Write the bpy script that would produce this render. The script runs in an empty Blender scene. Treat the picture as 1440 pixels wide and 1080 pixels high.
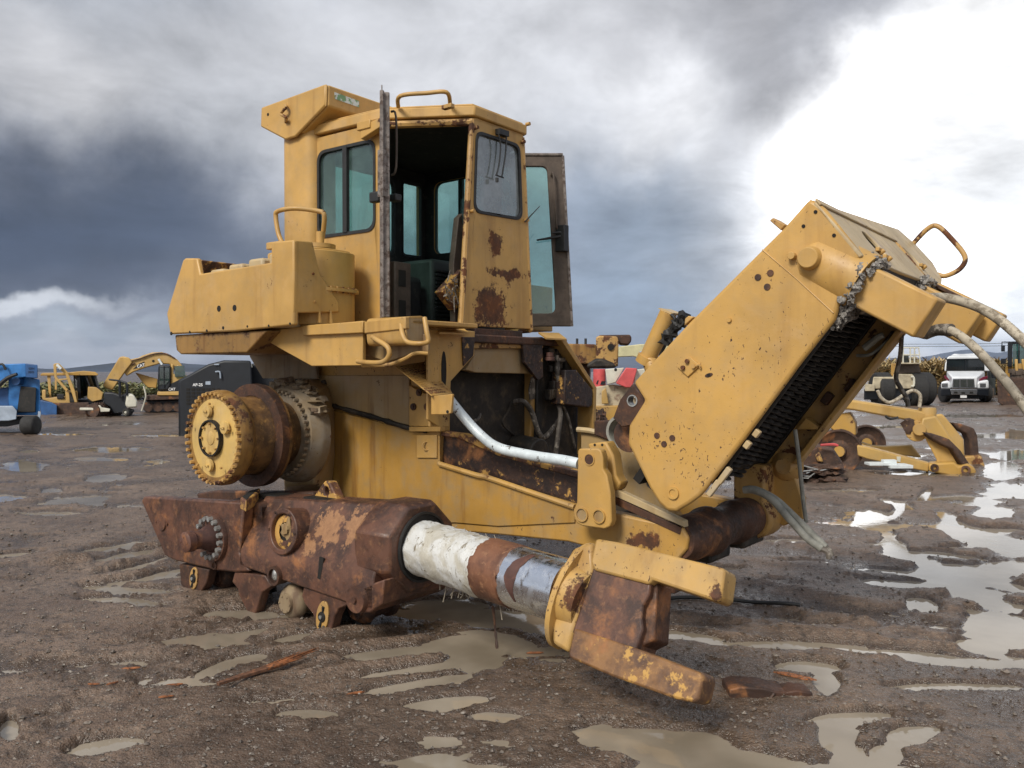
import bpy, math, random
import numpy as np
from mathutils import Vector, Matrix, noise as mnoise
from mathutils.geometry import tessellate_polygon
random.seed(7); rng = np.random.default_rng(11)
sc = bpy.context.scene; COL = sc.collection
PI = math.pi; R = math.radians
# ---------------------------------------------------------------- camera
FPX = 1180.0; CAMH = 1.6; TH = math.atan(18/FPX)
cd = bpy.data.cameras.new('camera'); cam = bpy.data.objects.new('camera', cd); COL.objects.link(cam)
cam.location = (0, 0, CAMH); cam.rotation_euler = (PI/2-TH, 0, 0)
cd.sensor_width = 36; cd.lens = 36*FPX/1440; cd.clip_start = .05; cd.clip_end = 20000
sc.camera = cam
sc.view_settings.view_transform = 'Standard'; sc.view_settings.look = 'None'
sc.view_settings.exposure = .16; sc.view_settings.gamma = 1
def ray(px, py):
    x = (px-720)/FPX; y = (540-py)/FPX
    return Vector((x, math.cos(TH)+y*math.sin(TH), -math.sin(TH)+y*math.cos(TH)))
# machine frame: a forward, b across, z up
O = Vector((-1.15, 5.13, 0)); YAW = -R(37.8)
Fv = Vector((math.cos(YAW), math.sin(YAW), 0)); Rv = Vector((-math.sin(YAW), math.cos(YAW), 0))
CO = Vector((-O.dot(Fv), -O.dot(Rv), CAMH))
def lray(px, py):
    d = ray(px, py); return Vector((d.dot(Fv), d.dot(Rv), d.z))
def PP(px, py, P0, n):
    d = lray(px, py); n = Vector(n); t = (Vector(P0)-CO).dot(n)/d.dot(n); return CO+d*t
def PB(px, py, b): return PP(px, py, (0, b, 0), (0, 1, 0))
def PA(px, py, a): return PP(px, py, (a, 0, 0), (1, 0, 0))
def PZ(px, py, z): return PP(px, py, (0, 0, z), (0, 0, 1))
def G(px, py, d):
    r = ray(px, py); t = d/r.y; return Vector((r.x*t, d, CAMH+r.z*t))
def GZ(px, py, z=0.0):
    r = ray(px, py); t = (z-CAMH)/r.z; return Vector((r.x*t, r.y*t, z))
# ---------------------------------------------------------------- materials
def newmat(name):
    m = bpy.data.materials.new(name); m.use_nodes = True
    nt = m.node_tree; nt.nodes.clear()
    out = nt.nodes.new('ShaderNodeOutputMaterial'); bs = nt.nodes.new('ShaderNodeBsdfPrincipled')
    nt.links.new(bs.outputs[0], out.inputs[0]); return m, nt, bs, out
def nd(nt, t, **k):
    n = nt.nodes.new('ShaderNode'+t)
    for a, v in k.items(): setattr(n, a, v)
    return n
def mixc(nt, fac, a, b, mode='MIX'):
    n = nt.nodes.new('ShaderNodeMix'); n.data_type = 'RGBA'; n.blend_type = mode
    for s, v in ((n.inputs['Factor'], fac), (n.inputs['A'], a), (n.inputs['B'], b)):
        sock = [i for i in n.inputs if i.name == s.name and i.type == ('VALUE' if s.name == 'Factor' else 'RGBA')][0]
        if isinstance(v, bpy.types.NodeSocket): nt.links.new(v, sock)
        elif isinstance(v, (int, float)): sock.default_value = v
        else: sock.default_value = (*v[:3], 1)
    return [o for o in n.outputs if o.type == 'RGBA'][0]
def math_(nt, op, a, b=0.0, c=None, clamp=False):
    n = nd(nt, 'Math', operation=op, use_clamp=clamp)
    for i, v in enumerate((a, b) if c is None else (a, b, c)):
        if isinstance(v, bpy.types.NodeSocket): nt.links.new(v, n.inputs[i])
        else: n.inputs[i].default_value = v
    return n.outputs[0]
def ramp(nt, v, lo, hi, a=0.0, b=1.0, smooth=True):
    n = nd(nt, 'MapRange', interpolation_type='SMOOTHSTEP' if smooth else 'LINEAR')
    if isinstance(v, bpy.types.NodeSocket): nt.links.new(v, n.inputs[0])
    n.inputs[1].default_value = lo; n.inputs[2].default_value = hi
    n.inputs[3].default_value = a; n.inputs[4].default_value = b
    return n.outputs[0]
def nz(nt, vec, scale, detail=5, rough=.55, dist=0.0, sc3=None):
    if sc3:
        mp = nd(nt, 'Mapping'); mp.inputs['Scale'].default_value = sc3; nt.links.new(vec, mp.inputs[0]); vec = mp.outputs[0]
    n = nd(nt, 'TexNoise'); n.inputs['Scale'].default_value = scale; n.inputs['Detail'].default_value = detail
    n.inputs['Roughness'].default_value = rough; n.inputs['Distortion'].default_value = dist
    nt.links.new(vec, n.inputs['Vector']); return n.outputs[0]
def bump(nt, bs, h, strength=.3, dist=.01):
    b = nd(nt, 'Bump'); b.inputs['Strength'].default_value = strength; b.inputs['Distance'].default_value = dist
    nt.links.new(h, b.inputs['Height']); nt.links.new(b.outputs[0], bs.inputs['Normal'])
RUST = [(.055, .025, .014), (.13, .048, .018), (.26, .10, .03)]
def rustcol(nt, P, sc_=1.0, tone=RUST):
    a = nz(nt, P, 6*sc_, 6, .65); b = nz(nt, P, 22*sc_, 5, .7, .4)
    c = mixc(nt, ramp(nt, a, .38, .62), tone[0], tone[1]); return mixc(nt, ramp(nt, b, .52, .74), c, tone[2])
def blobs(nt, P, spots, n1):
    """stain mask: spots are (world point, radius xyz)"""
    tot = None
    for c, r in spots:
        s = nd(nt, 'VectorMath', operation='SUBTRACT'); nt.links.new(P, s.inputs[0]); s.inputs[1].default_value = c
        d = nd(nt, 'VectorMath', operation='DIVIDE'); nt.links.new(s.outputs[0], d.inputs[0]); d.inputs[1].default_value = r if hasattr(r, '__len__') else (r, r, r)
        l = nd(nt, 'VectorMath', operation='LENGTH'); nt.links.new(d.outputs[0], l.inputs[0])
        v = math_(nt, 'SUBTRACT', 1.15, l.outputs['Value'])
        v = math_(nt, 'ADD', v, math_(nt, 'MULTIPLY', math_(nt, 'SUBTRACT', n1, .5), 3.4))
        v = ramp(nt, v, .35, .6)
        tot = v if tot is None else math_(nt, 'MAXIMUM', tot, v)
    return tot
def paint(name, base=(.52, .30, .075), rust=.5, chips=.5, dirt=.35, spots=(), rough=.5, dusty=(.30, .23, .14), scale=1.0):
    m, nt, bs, out = newmat(name)
    g = nd(nt, 'NewGeometry'); P = g.outputs['Position']
    big = nz(nt, P, 1.6*scale, 4, .6); mid = nz(nt, P, 7*scale, 6, .62); fin = nz(nt, P, 42*scale, 5, .7)
    col = mixc(nt, ramp(nt, big, .3, .7), [c*.80 for c in base], [min(1, c*1.08) for c in base])
    fade = nz(nt, P, 3.4*scale, 6, .7, .4); col = mixc(nt, ramp(nt, fade, .5, .75, 0, .55), col, [min(1, base[0]*1.02), base[1]*1.10, base[2]*1.7])
    # dust and grime film
    d = math_(nt, 'MULTIPLY', ramp(nt, mid, .42, .72), dirt)
    col = mixc(nt, d, col, dusty)
    st = nz(nt, P, 9*scale, 4, .6, 0, (1, 1, .09))
    col = mixc(nt, math_(nt, 'MULTIPLY', ramp(nt, st, .50, .72), min(.9, dirt*.8+.1)), col, [base[0]*.45, base[1]*.36, base[2]*.35])
    # rust
    pt = g.outputs['Pointiness']
    e = ramp(nt, pt, .515, .56)
    rm = math_(nt, 'ADD', mid, math_(nt, 'MULTIPLY', e, .16))
    rm = math_(nt, 'ADD', rm, math_(nt, 'MULTIPLY', math_(nt, 'SUBTRACT', fin, .5), .35))
    th = .86-.20*rust
    mask = ramp(nt, rm, th, th+.05)
    if spots: mask = math_(nt, 'MAXIMUM', mask, blobs(nt, P, spots, math_(nt, 'ADD', math_(nt, 'MULTIPLY', mid, .6), math_(nt, 'MULTIPLY', fin, .4))))
    rc = rustcol(nt, P, scale)
    col = mixc(nt, mask, col, rc)
    # chips
    if chips > 0:
        c1 = nz(nt, P, 60*scale, 3, .6, .6, (1, 1, .7)); c2 = nz(nt, P, 2.3*scale, 3, .6)
        cm = ramp(nt, math_(nt, 'ADD', c1, math_(nt, 'MULTIPLY', math_(nt, 'SUBTRACT', c2, .5), .45)), .76-.08*chips, .79-.08*chips)
        col = mixc(nt, cm, col, (.07, .035, .02))
        mask = math_(nt, 'MAXIMUM', mask, cm)
    nt.links.new(col, bs.inputs['Base Color'])
    rr = math_(nt, 'ADD', math_(nt, 'MULTIPLY', mask, .32), ramp(nt, mid, .3, .7, rough-.1, rough+.12)); nt.links.new(rr, bs.inputs['Roughness'])
    h = math_(nt, 'SUBTRACT', math_(nt, 'ADD', math_(nt, 'MULTIPLY', fin, .35), math_(nt, 'ADD', math_(nt, 'MULTIPLY', mid, .6), math_(nt, 'MULTIPLY', nz(nt, P, 2.6*scale, 2, .5), 5.0))), math_(nt, 'MULTIPLY', mask, .35))
    bump(nt, bs, h, .35, .006)
    return m
def rusty(name, tone=RUST, yellow=0.0, rough=.62, bumpy=.5, spots=(), pale=0.0):
    m, nt, bs, out = newmat(name)
    g = nd(nt, 'NewGeometry'); P = g.outputs['Position']
    col = rustcol(nt, P, 1.0, tone)
    mid = nz(nt, P, 3.2, 6, .65, .3); fin = nz(nt, P, 50, 4, .7)
    col = mixc(nt, math_(nt, 'MULTIPLY', ramp(nt, mid, .55, .7), .8), col, (.33, .135, .045))
    if yellow > 0:
        y = nz(nt, P, 8, 6, .7); col = mixc(nt, ramp(nt, y, .72-.25*yellow, .78-.25*yellow), col, (.48, .27, .07))
    if spots:
        col = mixc(nt, blobs(nt, P, spots, nz(nt, P, 14, 6, .7)), col, mixc(nt, nz(nt, P, 30, 4, .7), (.15, .07, .035), (.42, .22, .10)))
    st = nz(nt, P, 12, 4, .6, 0, (1, 1, .12))
    col = mixc(nt, ramp(nt, st, .56, .75, 0, .4), col, (.05, .025, .018))
    if pale > 0: col = mixc(nt, ramp(nt, nz(nt, P, 5, 5, .7), .6, .75, 0, pale), col, (.32, .26, .2))
    nt.links.new(col, bs.inputs['Base Color'])
    nt.links.new(ramp(nt, fin, .3, .7, rough-.12, rough+.2), bs.inputs['Roughness'])
    bump(nt, bs, math_(nt, 'ADD', math_(nt, 'MULTIPLY', fin, .4), mid), bumpy, .006)
    return m
def proj(p):
    """machine-frame point -> where it lies in the photograph (used to place the bands along the recoil tube)"""
    w_ = W(p); d = w_-Vector((0, 0, CAMH)); z = d.y*math.cos(TH)-d.z*math.sin(TH); u = d.y*math.sin(TH)+d.z*math.cos(TH)
    return 720+FPX*d.x/z, 540-FPX*u/z
def plain(name, col, rough=.6, metal=0.0, var=.25, nscale=8, bs_=.3, col2=None, thr=(.5, .62)):
    m, nt, bs, out = newmat(name)
    g = nd(nt, 'NewGeometry'); P = g.outputs['Position']
    n = nz(nt, P, nscale, 6, .65)
    c = mixc(nt, ramp(nt, n, .3, .7), [x*(1-var) for x in col], [min(1, x*(1+var)) for x in col])
    if col2: c = mixc(nt, ramp(nt, nz(nt, P, nscale*1.7, 5, .7), *thr), c, col2)
    nt.links.new(c, bs.inputs['Base Color'])
    bs.inputs['Roughness'].default_value = rough; bs.inputs['Metallic'].default_value = metal
    if bs_: bump(nt, bs, nz(nt, P, nscale*4, 4, .7), bs_, .005)
    return m
def glass(name, tint, refl=.12, dirty=.15, dcol=(.45, .5, .48)):
    m, nt, bs, out = newmat(name); nt.nodes.remove(bs)
    g = nd(nt, 'NewGeometry'); P = g.outputs['Position']
    tr = nd(nt, 'BsdfTransparent'); tr.inputs[0].default_value = (*tint, 1)
    gl = nd(nt, 'BsdfGlossy'); gl.inputs['Roughness'].default_value = .03
    df = nd(nt, 'BsdfDiffuse'); df.inputs[0].default_value = (*dcol, 1)
    m1 = nd(nt, 'MixShader'); nt.links.new(ramp(nt, nz(nt, P, 5, 5, .6), .3, .8, dirty*.6, dirty*1.5), m1.inputs[0])
    nt.links.new(tr.outputs[0], m1.inputs[1]); nt.links.new(df.outputs[0], m1.inputs[2])
    m2 = nd(nt, 'MixShader'); m2.inputs[0].default_value = refl
    nt.links.new(m1.outputs[0], m2.inputs[1]); nt.links.new(gl.outputs[0], m2.inputs[2])
    nt.links.new(m2.outputs[0], out.inputs[0]); return m
# ---------------------------------------------------------------- mesh builder
class MB:
    def __init__(s): s.v = []; s.f = []
    def add(s, vs, fs):
        o = len(s.v); s.v += [tuple(v) for v in vs]; s.f += [tuple(i+o for i in f) for f in fs]; return s
    def prism(s, pts, vec, holes=(), vec0=(0, 0, 0)):
        """planar outline (3D points) extruded along vec, with optional hole outlines"""
        vec = Vector(vec); vec0 = Vector(vec0); loops = [[Vector(p)+vec0 for p in pts]]+[[Vector(p)+vec0 for p in h] for h in holes]
        allp = [p for l in loops for p in l]; n = len(allp)
        if holes: tri = [tuple(t) for t in tessellate_polygon(loops)]
        else: tri = [tuple(range(n))]
        fs = [t for t in tri]+[tuple(i+n for i in reversed(t)) for t in tri]; k = 0
        for l in loops:
            m = len(l)
            for i in range(m): fs.append((k+i, k+(i+1) % m, k+(i+1) % m+n, k+i+n))
            k += m
        return s.add(allp+[p+vec for p in allp], fs)
    def box(s, c, size, ax=None):
        c = Vector(c); ax = ax or (Vector((1, 0, 0)), Vector((0, 1, 0)), Vector((0, 0, 1)))
        X, Y, Z = [Vector(ax[i])*size[i]/2 for i in range(3)]
        vs = [c+X*i+Y*j+Z*k for i in (-1, 1) for j in (-1, 1) for k in (-1, 1)]
        return s.add(vs, [(0, 1, 3, 2), (4, 6, 7, 5), (0, 4, 5, 1), (2, 3, 7, 6), (0, 2, 6, 4), (1, 5, 7, 3)])
    def bb(s, x0, x1, y0, y1, z0, z1): return s.box(((x0+x1)/2, (y0+y1)/2, (z0+z1)/2), (x1-x0, y1-y0, z1-z0))
    def lathe(s, p0, p1, prof, n=32, cap=True):
        """prof: list of (t metres along axis from p0, radius)"""
        p0 = Vector(p0); ax = (Vector(p1)-p0).normalized()
        u = ax.orthogonal().normalized(); w = ax.cross(u); vs = []; fs = []
        for t, r in prof:
            for i in range(n):
                an = 2*PI*i/n; vs.append(p0+ax*t+(u*math.cos(an)+w*math.sin(an))*r)
        for k in range(len(prof)-1):
            for i in range(n): fs.append((k*n+i, k*n+(i+1) % n, (k+1)*n+(i+1) % n, (k+1)*n+i))
        if cap: fs.append(tuple(reversed(range(n)))); fs.append(tuple(range((len(prof)-1)*n, len(prof)*n)))
        return s.add(vs, fs)
    def cyl(s, p0, p1, r, r1=None, n=24):
        L = (Vector(p1)-Vector(p0)).length; return s.lathe(p0, p1, [(0, r), (L, r if r1 is None else r1)], n)
    def ring(s, p0, p1, ro, ri, n=32):
        L = (Vector(p1)-Vector(p0)).length
        return s.lathe(p0, p1, [(0, ri), (0, ro), (L, ro), (L, ri), (0, ri)], n, cap=False)
    def tube(s, path, r, n=10, sub=6, jit=0.0):
        P = [Vector(p) for p in path]
        if len(P) > 2:
            Q = []
            for i in range(len(P)-1):
                a = P[max(i-1, 0)]; b = P[i]; c = P[i+1]; d = P[min(i+2, len(P)-1)]
                for k in range(sub):
                    t = k/sub; Q.append(.5*((2*b)+(c-a)*t+(2*a-5*b+4*c-d)*t*t+(3*b-a-3*c+d)*t**3))
            Q.append(P[-1]); P = Q
        up = None; vs = []; fs = []
        for i, p in enumerate(P):
            t = (P[min(i+1, len(P)-1)]-P[max(i-1, 0)]).normalized()
            if up is None: up = t.orthogonal().normalized()
            up = (up-t*up.dot(t)).normalized(); w = t.cross(up)
            rr = (r if not hasattr(r, '__len__') else r[0]+(r[-1]-r[0])*i/max(1, len(P)-1))*(1+jit*random.uniform(-1, 1))
            for k in range(n):
                an = 2*PI*k/n; vs.append(p+(up*math.cos(an)+w*math.sin(an))*rr)
        for i in range(len(P)-1):
            for k in range(n): fs.append((i*n+k, i*n+(k+1) % n, (i+1)*n+(k+1) % n, (i+1)*n+k))
        fs.append(tuple(reversed(range(n)))); fs.append(tuple(range((len(P)-1)*n, len(P)*n)))
        return s.add(vs, fs)
    def loft(s, secs, closed=True):
        n = len(secs[0]); vs = [p for q in secs for p in q]; fs = []
        for k in range(len(secs)-1):
            for i in range(n): fs.append((k*n+i, k*n+(i+1) % n, (k+1)*n+(i+1) % n, (k+1)*n+i))
        fs.append(tuple(reversed(range(n)))); fs.append(tuple(range((len(secs)-1)*n, len(secs)*n)))
        return s.add(vs, fs)
    def blob(s, c, r, n=10, seed=0, amp=.25):
        c = Vector(c); r = Vector(r) if hasattr(r, '__len__') else Vector((r, r, r)); vs = []; fs = []
        for i in range(n+1):
            for k in range(n*2):
                th = PI*i/n; ph = PI*k/n; d = Vector((math.sin(th)*math.cos(ph), math.sin(th)*math.sin(ph), math.cos(th)))
                q = 1+amp*mnoise.noise(d*1.7+Vector((seed*3.1, seed*7.7, 1)))*2
                vs.append(c+Vector((d.x*r.x, d.y*r.y, d.z*r.z))*q)
        m = n*2
        for i in range(n):
            for k in range(m): fs.append((i*m+k, i*m+(k+1) % m, (i+1)*m+(k+1) % m, (i+1)*m+k))
        return s.add(vs, fs)
    def bolts(s, c, axis, rad, n, rb, h, ph=0.0, arc=(0, 2*PI), hexa=6):
        c = Vector(c); axis = Vector(axis).normalized(); u = Vector((1, 0, 0)) if abs(axis.x) < .9 else Vector((0, 1, 0))
        u = (u-axis*u.dot(axis)).normalized(); w = axis.cross(u)
        for i in range(n):
            an = arc[0]+ph+(arc[1]-arc[0])*i/n; p = c+(u*math.cos(an)+w*math.sin(an))*rad
            s.cyl(p, p+axis*h, rb, rb*.85, hexa)
        return s
    def build(s, name, mat, parent=None, bevel=0.0, seg=2, smooth=40):
        me = bpy.data.meshes.new(name); me.from_pydata(s.v, [], s.f); me.validate(); me.update()
        import bmesh
        bm = bmesh.new(); bm.from_mesh(me); bmesh.ops.remove_doubles(bm, verts=bm.verts, dist=1e-5)
        bmesh.ops.recalc_face_normals(bm, faces=bm.faces); bm.to_mesh(me); bm.free()
        o = bpy.data.objects.new(name, me); COL.objects.link(o)
        me.materials.append(mat)
        if smooth:
            for p in me.polygons: p.use_smooth = True
            me.set_sharp_from_angle(angle=R(smooth))
        if parent is not None: o.parent = parent
        if bevel > 0:
            b = o.modifiers.new('bevel', 'BEVEL'); b.width = bevel; b.segments = seg; b.limit_method = 'ANGLE'; b.angle_limit = R(35)
            b.harden_normals = False
        return o
def thing(name, label, cat, loc=(0, 0, 0), rotz=0, group=None):
    o = bpy.data.objects.new(name, None); COL.objects.link(o); o.location = loc; o.rotation_euler = (0, 0, rotz)
    o['label'] = label; o['category'] = cat
    if group: o['group'] = group
    return o
def tag(o, label=None, cat=None, group=None, kind=None):
    for k, v in (('label', label), ('category', cat), ('group', group), ('kind', kind)):
        if v: o[k] = v
    return o
def circ(c, u, w, r, n=20, r2=None):
    c = Vector(c); u = Vector(u); w = Vector(w); r2 = r2 or r
    return [c+u*math.cos(2*PI*i/n)*r+w*math.sin(2*PI*i/n)*r2 for i in range(n)]
def rrect(q, rad=.2, n=5):
    """four corner points -> rounded outline (rad = share of the side)"""
    q = [Vector(p) for p in q]; out = []
    for i in range(4):
        a, c, b = q[i-1], q[i], q[(i+1) % 4]
        L = min((a-c).length, (b-c).length)*rad
        p0 = c+(a-c).normalized()*L; p2 = c+(b-c).normalized()*L
        for k in range(n+1):
            t = k/n; out.append(p0*(1-t)**2+c*2*t*(1-t)+p2*t*t)
    return out
def shrink(pts, d):
    c = sum((Vector(p) for p in pts), Vector())/len(pts); return [Vector(p)+(c-Vector(p)).normalized()*d for p in pts]
def slabB(px, b, th, holes=()): # outline in the plane b = const, thickness away from the viewer
    return MB().prism([PB(*p, b) for p in px], (0, th, 0), [[PB(*p, b) for p in h] for h in holes])
def slabA(px, a, th, holes=()):
    return MB().prism([PA(*p, a) for p in px], (-th, 0, 0), [[PA(*p, a) for p in h] for h in holes])
def W(p): # machine frame -> world
    p = Vector(p); return O+Fv*p.x+Rv*p.y+Vector((0, 0, p.z))
def text_mesh(name, body, mat, parent, origin, xdir, updir, height, ext=.002, align='LEFT'):
    cu = bpy.data.curves.new(name, 'FONT'); cu.body = body; cu.size = 1; cu.extrude = ext/height; cu.align_x = align; cu.offset = .02
    t = bpy.data.objects.new(name, cu); COL.objects.link(t); bpy.context.view_layer.update()
    me = bpy.data.meshes.new_from_object(t.evaluated_get(bpy.context.evaluated_depsgraph_get())); bpy.data.objects.remove(t)
    x = Vector(xdir).normalized(); u = Vector(updir); u = (u-x*u.dot(x)).normalized(); z = x.cross(u); s_ = height*1.4
    M = Matrix((( x.x*s_, u.x*s_, z.x*s_, origin[0]), (x.y*s_, u.y*s_, z.y*s_, origin[1]), (x.z*s_, u.z*s_, z.z*s_, origin[2]), (0, 0, 0, 1)))
    me.transform(M); me.materials.clear(); me.materials.append(mat)
    o = bpy.data.objects.new(name, me); COL.objects.link(o); o.parent = parent; return o
# ---------------------------------------------------------------- sky and light
w = bpy.data.worlds.new('World'); sc.world = w; w.use_nodes = True
nt = w.node_tree; nt.nodes.clear()
wo = nd(nt, 'OutputWorld'); bg = nd(nt, 'Background'); bg2 = nd(nt, 'Background')
SUN_EL, SUN_AZ = R(42), R(215)      # behind the viewer's left shoulder
sky = nd(nt, 'TexSky', sky_type='NISHITA', sun_disc=False); sky.sun_elevation = SUN_EL; sky.sun_rotation = SUN_AZ
nt.links.new(sky.outputs[0], bg.inputs[0]); bg.inputs[1].default_value = .06
tc = nd(nt, 'TexCoord'); V = tc.outputs['Generated']
sx = nd(nt, 'SeparateXYZ'); nt.links.new(V, sx.inputs[0])
# cloud sheets live at a height above the ground: project the direction on a layer
zc = math_(nt, 'MAXIMUM', sx.outputs[2], 0.0)
zc = math_(nt, 'ADD', zc, .22)
cx = nd(nt, 'CombineXYZ'); nt.links.new(math_(nt, 'DIVIDE', sx.outputs[0], zc), cx.inputs[0]); nt.links.new(math_(nt, 'DIVIDE', sx.outputs[1], zc), cx.inputs[1])
L = cx.outputs[0]
wn = nd(nt, 'TexNoise'); wn.inputs['Scale'].default_value = 2.6; wn.inputs['Detail'].default_value = 7; wn.inputs['Roughness'].default_value = .55
nt.links.new(V, wn.inputs['Vector'])
ws = nd(nt, 'VectorMath', operation='SUBTRACT'); nt.links.new(wn.outputs['Color'], ws.inputs[0]); ws.inputs[1].default_value = (.5, .5, .5)
wsc = nd(nt, 'VectorMath', operation='SCALE'); nt.links.new(ws.outputs[0], wsc.inputs[0]); wsc.inputs['Scale'].default_value = .34
Vd = nd(nt, 'VectorMath', operation='ADD'); nt.links.new(V, Vd.inputs[0]); nt.links.new(wsc.outputs[0], Vd.inputs[1]); Vd = Vd.outputs[0]
c1 = nz(nt, L, .9, 7, .56, .35); c2 = nz(nt, L, 2.6, 7, .6, .5); c3 = nz(nt, V, 5.5, 9, .62, .3, (1, 1, 1.7))
# base: grey cloud, brighter behind the viewer
back = ramp(nt, sx.outputs[1], .25, -.6)
col = mixc(nt, back, (.34, .37, .44), (.66, .68, .72))
def sblob(col, px, py, rx, ry, c, soft=.5, hard=1.0, src=Vd, k=1.0):
    d = ray(px, py).normalized()
    s = nd(nt, 'VectorMath', operation='SUBTRACT'); nt.links.new(src, s.inputs[0]); s.inputs[1].default_value = d
    q = nd(nt, 'VectorMath', operation='DIVIDE'); nt.links.new(s.outputs[0], q.inputs[0]); q.inputs[1].default_value = (rx/FPX, rx/FPX, ry/FPX)
    l = nd(nt, 'VectorMath', operation='LENGTH'); nt.links.new(q.outputs[0], l.inputs[0])
    return mixc(nt, ramp(nt, l.outputs['Value'], hard, soft, 0, k), col, c)
B = [ (-20, 0, 120, 60, (.24, .25, .28), .2, 1.2, .8), # px, py, rx, ry, colour, soft, hard
 (260, 60, 560, 190, (.42, .44, .48), .2, 1.2, 1),
 (60, 190, 260, 120, (.27, .29, .34), .2, 1.2, .9),
 (40, 60, 150, 60, (.52, .53, .56), .1, 1.2, .8),
 (120, 100, 200, 90, (.68, .68, .70), .0, 1.2, .8), (330, 40, 200, 60, (.44, .45, .48), .0, 1.2, .8),
 (60, 325, 460, 140, (.030, .045, .085), .15, 1.15, 1),
 (260, 300, 240, 150, (.055, .075, .12), .1, 1.2, .9),
 (60, 395, 300, 30, (.05, .065, .105), .2, 1.2, .8),
 (60, 436, 190, 20, (.66, .69, .74), .3, 1.1, .9),
 (90, 480, 360, 26, (.36, .41, .47), .3, 1.2, .95),
 (230, 500, 200, 18, (.50, .53, .58), .2, 1.2, .9),
 (30, 505, 160, 14, (.38, .42, .48), .2, 1.2, .8),
 (700, 90, 430, 180, (.68, .69, .72), .2, 1.2, .9),
 (900, 330, 330, 210, (.28, .34, .43), .1, 1.2, .95),
 (870, 440, 180, 90, (.26, .33, .43), .1, 1.2, .9),
 (620, 40, 200, 60, (.52, .53, .56), .1, 1.2, .7),
 (930, 140, 150, 110, (1.0, 1.0, 1.02), .0, 1.15, .8),
 (1320, 290, 340, 270, (1.25, 1.25, 1.27), .35, 1.15, 1), (1410, 270, 340, 250, (3.2, 3.2, 3.2), .0, 1.1, 1), (1480, 280, 180, 200, (1.1, 1.12, 1.15), .4, 1.15, 1),
 (1420, 120, 200, 160, (1.2, 1.2, 1.2), .3, 1.15, 1),
 (1110, 90, 150, 130, (.36, .36, .38), .1, 1.15, .85),
 (1080, 20, 330, 70, (.38, .38, .40), .1, 1.15, .8),
 (1200, 60, 90, 50, (.33, .33, .35), .1, 1.2, .8),
 (1400, 440, 160, 30, (.75, .80, .86), .2, 1.2, .7),
 (1400, 485, 260, 34, (.55, .63, .74), .2, 1.2, .9)]
for px, py, rx, ry, c, so, ha, k in B: col = sblob(col, px, py, rx, ry, c, so, ha, Vd, k)
f = math_(nt, 'ADD', math_(nt, 'MULTIPLY', c1, .5), math_(nt, 'MULTIPLY', c3, .5))
f = math_(nt, 'ADD', f, math_(nt, 'MULTIPLY', math_(nt, 'SUBTRACT', c2, .5), .5))
mul = ramp(nt, f, .3, .70, .66, 1.46, False)
vm = nd(nt, 'VectorMath', operation='SCALE'); nt.links.new(col, vm.inputs[0]); nt.links.new(mul, vm.inputs['Scale'])
gr = ramp(nt, sx.outputs[2], -.06, 0.0)
gcol = mixc(nt, gr, (.10, .09, .08), vm.outputs[0])
nt.links.new(gcol, bg2.inputs[0]); bg2.inputs[1].default_value = 1.0
ms = nd(nt, 'MixShader'); ms.inputs[0].default_value = .94; nt.links.new(bg.outputs[0], ms.inputs[1]); nt.links.new(bg2.outputs[0], ms.inputs[2])
nt.links.new(ms.outputs[0], wo.inputs[0])
sl = bpy.data.lights.new('sun', 'SUN'); sl.energy = 3.0; sl.angle = R(18); sl.color = (1, .95, .86)
so = bpy.data.objects.new('sun', sl); COL.objects.link(so)
sd = Vector((math.sin(SUN_AZ)*math.cos(SUN_EL), math.cos(SUN_AZ)*math.cos(SUN_EL), math.sin(SUN_EL)))
so.rotation_euler = sd.to_track_quat('Z', 'Y').to_euler()
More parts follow.
